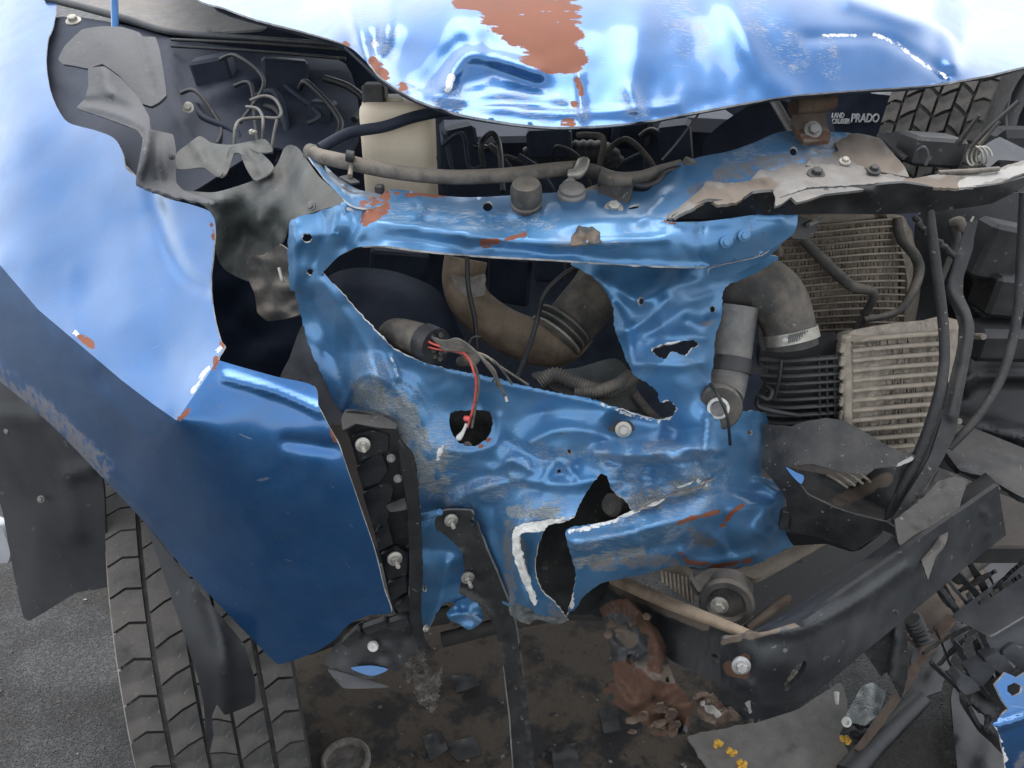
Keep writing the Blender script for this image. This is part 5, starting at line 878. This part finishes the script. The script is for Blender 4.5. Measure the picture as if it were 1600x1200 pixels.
# ================================================================== chassis: bumper beam, rusty bracket, roller, condenser piece
arm = sheet('beam_arm', [(930, 900), (962, 902), (1000, 922), (1080, 955), (1140, 980), (1175, 992), (1128, 1000), (1126, 1066), (1090, 1052), (1052, 1034), (1010, 1000), (960, 975), (905, 950)], [(930, 900, 1.0), (1080, 955, .80), (1175, 992, .66), (1126, 1066, .66), (1010, 1000, .86), (905, 950, 1.0)], 'chassis', car, res=8, th=.008, holes=[ring(1116, 1030, 6, 9)], nz=(.004, 40), marks={'dirt': [([(960, 915), (1000, 935), (1100, 975)], 12)]})
tube('arm_flange', [(962, 905, .93), (1040, 940, .82), (1110, 968, .72), (1170, 992, .655)], [10, 10, 9, 8], 'pipe', arm, seg=8, ell=1.3)
beamb = sheet('bumper_beam', [(1124, 1000), (1150, 994), (1200, 986), (1258, 968), (1310, 931), (1362, 895), (1414, 859), (1466, 822), (1520, 786), (1560, 758), (1572, 836), (1526, 872), (1468, 921), (1410, 970), (1352, 1018), (1294, 1067), (1236, 1112), (1180, 1130), (1140, 1118), (1122, 1104), (1126, 1060)],
      [(1124, 1000, .65), (1200, 986, .635), (1262, 966, .64), (1420, 855, .72), (1560, 758, .80), (1572, 836, .80), (1526, 872, .775), (1372, 1010, .665), (1236, 1114, .63), (1122, 1104, .66), (1180, 1060, .622)], 'chassis', car, res=8, th=.006, edge='chassis', curve=False,
      holes=[[(1242+x*.85-y*.5, 1056-x*.0+y*.9-x*.35) for x, y in ring(0, 0, 16, 26)]], creases=[('g', [(1130, 1000), (1136, 1050), (1128, 1110)], -.006, 14), ('g', [(1190, 992), (1260, 980), (1340, 940), (1420, 885)], .004, 8), ('g', [(1130, 1075), (1170, 1068), (1185, 1090), (1180, 1125)], .006, 5), ('g', [(1538, 800), (1546, 815), (1542, 835)], .004, 4)], nz=(.002, 60),
      marks={'rust': [([(1140, 1044), (1160, 1050), (1164, 1032)], 14), ([(1122, 1100), (1130, 1112)], 10)], 'bare': [([(1170, 1098), (1172, 1112)], 3)], 'dirt': [([(1130, 1002), (1180, 992), (1250, 972)], 7)]})
sheet('beam_top', [(1128, 998), (1172, 988), (1232, 958), (1330, 888), (1420, 822), (1540, 738), (1560, 757), (1520, 786), (1466, 822), (1414, 859), (1310, 931), (1258, 968), (1200, 986), (1150, 994)], [(1128, 998, .655), (1172, 988, .68), (1330, 888, .76), (1420, 822, .815), (1540, 738, .87), (1560, 757, .80), (1466, 822, .752), (1310, 931, .668), (1200, 986, .640)], 'chassis', beamb, res=8, th=.006, curve=False)
bolt(1158, 1040, .618, 15, beamb, ax=(-.1, -1, .3), mat='steel'); bolt(1238, 1060, .66, 15, beamb, ax=(-.1, -1, .2), mat='zinc')
V0 = U(1158, 1040, .62)
sheet('torn_beam_end', [(1084, 1094), (1108, 1088), (1126, 1100), (1150, 1122), (1120, 1134), (1096, 1124)], [(1084, 1094, .70), (1126, 1100, .665), (1150, 1122, .64), (1096, 1124, .69)], 'rusty', beamb, res=5, th=.006, jag=1.5, nz=(.02, 14), marks={'bare': [([(1100, 1100), (1120, 1115)], 8)]})
rb = sheet('crash_bracket', [(938, 950), (956, 938), (978, 936), (1002, 958), (1028, 984), (1040, 1008), (1044, 1036), (1056, 1066), (1078, 1096), (1086, 1106), (1074, 1122), (1064, 1146), (1024, 1150), (994, 1122), (960, 1101), (942, 1082), (948, 1068), (962, 1064), (956, 1036), (950, 990)], [(938, 950, .90), (978, 936, .88), (1040, 1008, .80), (1086, 1106, .745), (1064, 1146, .74), (994, 1122, .76), (942, 1082, .82), (950, 990, .86), (1000, 1040, .775)], 'chassis', car, res=6, th=.006, jag=1, holes=[ring(985, 1030, 7, 8, 10), ring(1043, 1062, 3, 5)],
      creases=[('g', [(960, 1066), (990, 1100), (1040, 1110), (1080, 1100)], .014, 10), ('g', [(1005, 975), (1030, 1010), (1030, 1060)], .01, 10), ('g', [(985, 1120), (1020, 1104), (1060, 1130)], -.014, 9)], nz=[(.008, 30), (.004, 10)],
      marks={'rust': [([(946, 950), (975, 940), (1005, 965), (1028, 1000), (1025, 1040)], 16), ([(975, 1060), (1000, 1090), (1050, 1100), (1075, 1110)], 34), ([(950, 1075), (990, 1110), (1040, 1140)], 22)], 'dirt': [([(975, 990), (985, 1000)], 14), ([(1000, 1060), (1040, 1060)], 30)]})
for k in range(14):
    x = random.uniform(985, 1070); y = random.uniform(1095, 1145); s = random.uniform(5, 12); P_ = ring(x, y, s, s*.7, 7, wob=.4); sheet('rust_flake', P_, [(a, b_, .735+random.uniform(-.01, .012)) for a, b_ in P_], 'rusty', rb, res=5, th=.003, curve=False)
for k in range(10):
    x = np.interp(k, [0, 4, 9], [945, 1005, 1030])+random.uniform(-8, 8); y = np.interp(k, [0, 4, 9], [990, 970, 1030])+random.uniform(-14, 14); P_ = ring(x, y, 8, 6, 7, wob=.4); sheet('rust_flake', P_, [(a, b_, .835-(b_-960)*.0006+random.uniform(-.01, .006)) for a, b_ in P_], 'rusty', rb, res=5, th=.003, curve=False)
rol = lathe('mount_roller', U(1136, 938, .80), (-.35, -1, .15), [(.026, -.03), (.030, -.026), (.030, -.004), (.033, 0), (.034, .006), (.031, .011), (.024, .012), (.020, .006), (.010, .006)], 'rubber', car, 30)
sheet('roller_shroud', [(1080, 905), (1110, 888), (1160, 890), (1168, 920), (1150, 910), (1120, 908), (1092, 925)], [(1080, 905, .83), (1110, 888, .84), (1168, 920, .82), (1120, 908, .80)], 'rubber', rol, res=6, th=.01)
bolt(1124, 946, .77, 14, rol, ax=(-.35, -1, .15)); 
cond = sheet('condenser_edge', [(1030, 890), (1062, 888), (1082, 905), (1084, 944), (1034, 908)], [(1030, 890, .87), (1082, 905, .86), (1084, 944, .855)], 'rad', car, res=7, th=.02)
for k in range(8): tube('condenser_fin', [(1034+k*6.4, 892+k*1.5, .857), (1036+k*6.4, 910+k*4.6, .85)], 1.8, 'alu', cond, seg=6)
sheet('condenser_rail', [(1150, 890), (1200, 872), (1262, 842), (1300, 838), (1240, 872), (1180, 904)], [(1150, 890, .90), (1300, 838, .93), (1180, 904, .88)], 'rad', car, res=6, th=.01)
sheet('beam_back', [(1180, 905), (1300, 850), (1400, 830), (1340, 890), (1240, 960), (1180, 985)], [(1180, 905, .95), (1400, 830, 1.0), (1180, 985, .85)], 'black', car, res=12, th=.006); tube('brace', [(1166, 982, .80), (1210, 950, .84), (1232, 934, .86)], [6, 8, 8], 'rusty', car, seg=6)
box('underbody', (.15, 2.4, .66), (1.9, 2.4, .04), 'shade', car); box('front_subframe', (.25, 1.32, .60), (.8, .10, .07), 'shade', car, (0, .06, .05), .01); tube('suspension_arm', [(480, 1010, 1.2), (560, 985, 1.22), (700, 960, 1.3)], 14, 'shade', car, seg=10)  # underbody: unseen floor pan, put in to darken the ground beneath
tube('drive_shaft', [(690, 1000, 1.3), (860, 960, 1.35), (960, 960, 1.3)], 12, 'shade', car, seg=10)
sheet('side_skirt', [(-60, 800), (0, 820), (16, 862), (10, 880), (-60, 870)], [(-60, 800, 1.4), (16, 862, 1.3), (-60, 870, 1.4)], 'bodyw', car, res=10, th=.02)

# ================================================================== things lying about
def G(P_, z): return [(x, y, float(yz(y, z if not callable(z) else z(x, y)))) for x, y in P_]
def lay(name, label, cat, P_, z, mat, group=None, **k):
    o = sheet(name, P_, G(P_, z)+G([tuple(np.mean(np.array(P_), 0))], z), mat, None, **k); return tag(o, label, cat, group)
lay('undertray_panel', 'pale grey flat undertray panel lying on the ground below the bumper beam', 'panel', [(1075, 1152), (1120, 1140), (1180, 1128), (1250, 1106), (1312, 1066), (1326, 1110), (1312, 1150), (1336, 1192), (1310, 1250), (1150, 1260)], .04, 'paleg', res=9, th=.004, edge='paleg', jag=1.5, nz=(.006, 40), creases=[('g', [(1230, 1130), (1242, 1170)], .01, 4)])
for (x, y), w in (((1122, 1163), 'yellow crumb farthest from the frame edge'), ((1143, 1176), 'yellow crumb in the middle of the row of three'), ((1160, 1194), 'yellow crumb nearest the frame edge'), ((1321, 1158), 'yellow crumb beside the white screw ring')):
    V_, Fc = [], []
    for k in range(7):
        c = U(x+random.uniform(-6, 6), y+random.uniform(-5, 5), float(yz(y, .055))); v, f = lathe_vf(c, (0, 0, 1), [(.002, -.004), (.005, -.002), (.006, .002), (.003, .006)], 8); o0 = len(V_); V_ += v; Fc += [[i+o0 for i in q_] for q_ in f]
    tag(make('yellow_crumb', V_, Fc, 'gold'), w+' on the pale undertray panel', 'crumb', 'yellow crumbs on the undertray')
tag(tube('rusty_strip', [(1340, 1176, float(yz(1176, .12))), (1400, 1090, float(yz(1090, .16))), (1440, 1030, float(yz(1030, .2))), (1486, 966, float(yz(966, .24)))], [8, 8, 9, 10], 'rusty', None, seg=4), 'long rusty brown metal strip leaning diagonally beside the bumper beam', 'metal strip')
bf = sheet('broken_flap', [(1364, 954), (1396, 951), (1412, 958), (1418, 1000), (1418, 1060), (1408, 1094), (1394, 1064), (1386, 1050), (1376, 1056), (1352, 1022), (1357, 996)], [(1364, 954, .70), (1412, 958, .70), (1418, 1060, .72), (1408, 1094, .73), (1352, 1022, .70), (1390, 1020, .69)], 'dusty', None, res=5, th=.003, edge='grey', curve=False, jag=.6, creases=[('t', [(1402, 958), (1398, 1010), (1392, 1056)], .014, 10), ('t', [(1366, 1004), (1394, 954)], .012, 8)], folds=(14, .015, (12, 30)))
tag(bf, 'dusty black plastic flap torn off below the bumper beam', 'plastic shard')
mo = tag(tube('ribbed_black_part', [(1424, 966, float(yz(970, .30))), (1434, 985, float(yz(985, .28))), (1446, 1008, float(yz(1008, .26)))], 13, 'black', None, seg=14, corr=(6, .18)), 'small ribbed black cylinder beside the torn dusty flap', 'car part')
le = thing('headlight_fragment', 'broken clear headlight piece with a white screw ring under the beam', 'headlight', U(1350, 1100, float(yz(1110, .06))))
sheet('lens', [(1322, 1116), (1346, 1072), (1362, 1066), (1384, 1080), (1372, 1118), (1352, 1132), (1330, 1128)], G([(1322, 1116), (1362, 1066), (1384, 1080), (1352, 1132)], .13), 'clear', le, res=6, th=.004, curve=False, nz=(.012, 16))
sheet('reflector', [(1322, 1130), (1352, 1122), (1362, 1142), (1344, 1166), (1330, 1150)], G([(1322, 1130), (1352, 1122), (1344, 1166)], .09), 'black', le, res=5, th=.006, nz=(.01, 10))
for k in range(6): tube('lens_rib', [(1328+k*4, 1112-k*6, float(yz(1100, .135))), (1352+k*3, 1120-k*6, float(yz(1106, .135)))], 1.2, 'paleg', le, seg=6)
lathe('screw_ring', U(1322, 1128, float(yz(1128, .15))), (0, -.7, .7), [(.010, 0), (.011, .003), (.008, .005), (.0055, .005), (.0055, .001)], 'white', le, 20)
tube('adjuster', [(1307, 1082, float(yz(1082, .14))), (1308, 1100, float(yz(1100, .13)))], [4.5, 2.5], 'white', le, seg=8)
tag(tube('black_bar', [(1322, 1212, float(yz(1212, .10))), (1370, 1160, float(yz(1160, .11))), (1440, 1092, float(yz(1092, .12)))], [20, 18, 14], 'black', None, seg=6), 'thick black plastic bar lying diagonally beside the broken headlight', 'plastic bar')
# bumper cover pieces
gb = thing('grey_bumper_cover', 'torn grey bumper cover with a row of slotted ribs', 'bumper', U(1560, 1000, .98))
sheet('cover_panel', [(1488, 962), (1508, 946), (1540, 922), (1572, 898), (1660, 838), (1660, 930), (1600, 962), (1548, 992), (1520, 978)], [(1488, 962, .90), (1572, 898, .93), (1660, 838, .98), (1660, 930, .88), (1548, 992, .84)], 'grey', gb, res=7, th=.004, edge='paleg', nz=(.002, 40))
for P_, Yb in (([(1540, 994), (1580, 968), (1600, 958), (1640, 940), (1640, 985), (1580, 1020), (1552, 1026), (1546, 1008)], .86), ([(1512, 1048), (1540, 1034), (1556, 1048), (1536, 1072), (1524, 1070)], .85), ([(1494, 1066), (1504, 1056), (1526, 1068), (1532, 1078), (1510, 1086), (1498, 1076)], .84), ([(1538, 1030), (1560, 1020), (1584, 1044), (1570, 1058)], .85), ([(1566, 1020), (1584, 1006), (1640, 1030), (1640, 1046), (1596, 1048)], .855)):
    sheet('cover_rib', P_, [(x, y, Yb-.0002*(y-1000)) for x, y in P_], 'grey', gb, res=5, th=.018)
sheet('cover_back', [(1500, 1080), (1540, 1070), (1590, 1050), (1680, 1020), (1680, 1200), (1580, 1190), (1548, 1160), (1528, 1142), (1500, 1098)], [(1500, 1080, .88), (1680, 1020, .90), (1680, 1200, .86), (1528, 1142, .86)], 'black', gb, res=8, th=.006, creases=[('g', [(1512, 1090), (1530, 1130), (1552, 1150)], .012, 6), ('g', [(1532, 1110), (1548, 1122), (1544, 1146)], .01, 5)], holes=[[(1520, 1100), (1538, 1116), (1536, 1140), (1526, 1132), (1512, 1104)]])
sheet('cover_skirt', [(1486, 1090), (1500, 1050), (1560, 1040), (1700, 1000), (1700, 1300), (1520, 1300), (1496, 1200)], G([(1480, 1240), (1470, 1080), (1560, 1040), (1700, 1000), (1700, 1300), (1490, 1200)], .10), 'black', gb, res=12, th=.006, nz=(.02, 40))
random.seed(5)
for k in range(30):
    x = 1440+(k % 13)*11+random.uniform(-8, 8); y = (985 if k < 13 else 880)+random.uniform(-20, 60)+(k % 13)*3; a = random.uniform(.7, 1.25) if k % 3 else random.uniform(-.9, -.4); l_ = random.uniform(40, 95); Yk = .90+random.uniform(-.04, .06); w_ = random.uniform(3, 8)
    dx, dy = math.cos(a)*l_, math.sin(a)*l_
    P_ = [(x, y), (x+dx*.5+random.uniform(-6, 6), y+dy*.5), (x+dx, y+dy), (x+dx+w_, y+dy-w_*.6), (x+dx*.5+w_+random.uniform(-3, 3), y+dy*.5-w_), (x+w_, y-w_*.8)]
    sheet('grille_slat', P_, [(p, q_, Yk+.0003*(q_-y)) for p, q_ in P_], random.choice(('black', 'dusty', 'black', 'grey')), gb, res=5, th=.006, jag=.8, curve=False)
bb = sheet('blue_bumper_fragment', [(1555, 1070), (1572, 1051), (1590, 1059), (1604, 1050), (1680, 1030), (1680, 1270), (1572, 1270), (1569, 1186), (1561, 1146), (1550, 1131), (1576, 1108), (1566, 1094)], [(1555, 1070, .80), (1590, 1059, .81), (1680, 1030, .84), (1680, 1270, .76), (1572, 1270, .76), (1550, 1131, .775), (1600, 1130, .775)], 'paint', None, res=6, th=.004, edge='edge', curve=False, holes=[[(1574, 1072), (1586, 1066), (1598, 1072), (1596, 1082), (1584, 1089), (1574, 1080)]], creases=[('g', [(1552, 1134), (1580, 1128), (1680, 1090)], .006, 6)], marks={'dirt': [([(1600, 1190), (1640, 1180)], 20)], 'bare': [([(1552, 1134), (1566, 1160), (1571, 1210)], 3)]})
tag(bb, 'blue painted bumper fragment with a square hole at the frame edge', 'bumper')
lay('dark_cross_strip', 'dark plastic sheet lying behind the rusty strip', 'plastic sheet', [(1430, 1010), (1500, 900), (1640, 830), (1640, 900), (1500, 1000), (1470, 1080), (1420, 1090)], .12, 'black', res=10, th=.004, nz=(.02, 30), jag=2)
lay('brown_board', 'brown weathered board lying under the end of the bumper beam', 'board', [(1410, 985), (1440, 945), (1520, 880), (1545, 905), (1470, 975), (1440, 1010)], .22, 'rusty', res=9, th=.01)
tag(tube('black_pipe_stub', [(1490, 900, float(yz(900, .35))), (1535, 868, float(yz(868, .38)))], 16, 'rubber', None, seg=14), 'short black pipe stub lying behind the bumper beam', 'pipe')
for k, (P_, w) in enumerate((([(705, 1056), (742, 1052), (750, 1070), (715, 1082)], 'dark plastic shard left of the hanging stay bracket'), ([(700, 1160), (742, 1150), (752, 1180), (716, 1190), (704, 1178)], 'black angular shard on the soil nearest the tyre'), ([(935, 1110), (962, 1104), (970, 1140), (944, 1146)], 'dark shard on the soil under the rusty bracket'), ([(862, 1168), (900, 1160), (906, 1200), (866, 1215)], 'black shard on the soil right of the hanging stay bracket'), ([(660, 1150), (690, 1142), (700, 1170), (672, 1190)], 'thin black shard in the oily patch on the soil'))):
    lay('plastic_shard', w, 'plastic shard', P_, .015, 'black', 'dark shards on the soil', res=7, th=.005, curve=False, nz=(.008, 20))
rg = tag(lathe('metal_ring', U(541, 1190, float(yz(1190, .012))), (0, 0, 1), [(.05, -.008), (.055, 0), (.055, .012), (.050, .014), (.044, .012), (.044, 0)], 'mud', None, 36), 'dusty round metal ring lying on the soil beside the tyre', 'ring')

# ================================================================== the vehicle parked beyond: spare wheel, flap with lettering, body side
pk = thing('parked_car', 'grey off-road car behind the hood showing its tyre and lettered mud flap', 'car', (1.6, 3.2, 0))
C2 = (1.30, 2.42, 1.14)
w2 = wheel('rear_wheel', C2, .385, .225, pk, 1, (-12, 78), None, [(-.53, -.37, .86, .15, 0), (-.34, -.19, .82, .5, .4), (-.16, -.01, .82, -.5, .1), (.02, .17, .82, .5, .6), (.20, .34, .82, -.5, .3), (.37, .53, .86, .15, .5)], blk=46, mud=False, yaw=rad(-44))
lathe('hub', (C2[0]+.04, C2[1]-.02, C2[2]), (math.cos(rad(-44)), math.sin(rad(-44)), 0), [(.07, 0), (.07, .05), (.05, .06), (.02, .062)], 'steel', w2, 20)
mf = sheet('mud_flap', [(1290, 145), (1330, 130), (1362, 146), (1400, 150), (1400, 260), (1290, 260)], [(1290, 145, 2.5), (1400, 150, 2.5), (1290, 260, 2.5), (1400, 260, 2.5)], 'dark', pk, res=12, th=.012, curve=False)
def text(s, px, py, hpx, wpx, Y, parent):
    cu = bpy.data.curves.new('lettering', 'FONT'); cu.body = s; cu.size = 1; cu.extrude = .01; cu.offset = .02
    o = bpy.data.objects.new('tmp', cu); COL.objects.link(o); bpy.context.view_layer.update()
    me = bpy.data.meshes.new_from_object(o.evaluated_get(bpy.context.evaluated_depsgraph_get())); bpy.data.objects.remove(o)
    co = np.array([v.co[:] for v in me.vertices]); mn, mx = co.min(0), co.max(0); k = depth(py, Y)/F; c = U(px, py, Y)
    co = np.stack([c.x+(co[:, 0]-mn[0])/(mx[0]-mn[0])*wpx*k, np.full(len(co), Y)-.004*(co[:, 2] > 0), c.z+(co[:, 1]-mn[1])/(mx[1]-mn[1])*hpx*k*1.02], 1)
    Fc = [list(p.vertices) for p in me.polygons]; return make('lettering', co, Fc, 'letter', parent, False)
text('LAND', 1299, 184, 7.5, 19, 2.497, mf); text('CRUISER', 1299, 193, 7.5, 28, 2.497, mf); text('PRADO', 1329, 191, 13, 43, 2.497, mf)
bd = sheet('body_side', [(1545, 60), (1760, 40), (1760, 340), (1560, 330)], [(1545, 60, 2.9), (1760, 40, 2.9), (1760, 340, 2.9), (1560, 330, 2.9)], 'bodyw', pk, res=24, th=.05, curve=False)
for y in (158, 184): tube('body_groove', [(1550, y, 2.89), (1760, y+4, 2.89)], 3, 'black', bd, seg=6)

# fine broken bits scattered over the ground
V_, Fc = [], []
for k in range(420):
    px = random.choice((random.uniform(480, 1250), random.uniform(1250, 1600), random.uniform(0, 170))); px = px if px > 170 or random.random() < .2 else random.uniform(480, 1250); py = random.uniform(980 if px > 170 else 900, 1230); p = U(px, py, float(yz(py, .008))); r = random.uniform(.0015, .006)*(1.6 if random.random() < .1 else 1); a = random.random()*6; o0 = len(V_)
    for z in (0, r*.6):
        for i in range(4): V_.append((p.x+r*random.uniform(.5, 1.3)*math.cos(a+i*1.57), p.y+r*random.uniform(.5, 1.3)*math.sin(a+i*1.57), p.z+z))
    Fc += [[o0, o0+3, o0+2, o0+1], [o0+4, o0+5, o0+6, o0+7]]+[[o0+i, o0+(i+1) % 4, o0+4+(i+1) % 4, o0+4+i] for i in range(4)]
ch = make('debris_chips', V_, Fc, ['black', 'mud', 'paleg'], None, False, [random.choice((0, 0, 0, 0, 0, 1)) for k in range(420) for i in range(6)]); ch['kind'] = 'stuff'; ch['label'] = 'tiny broken chips scattered over the ground'; ch['category'] = 'debris'
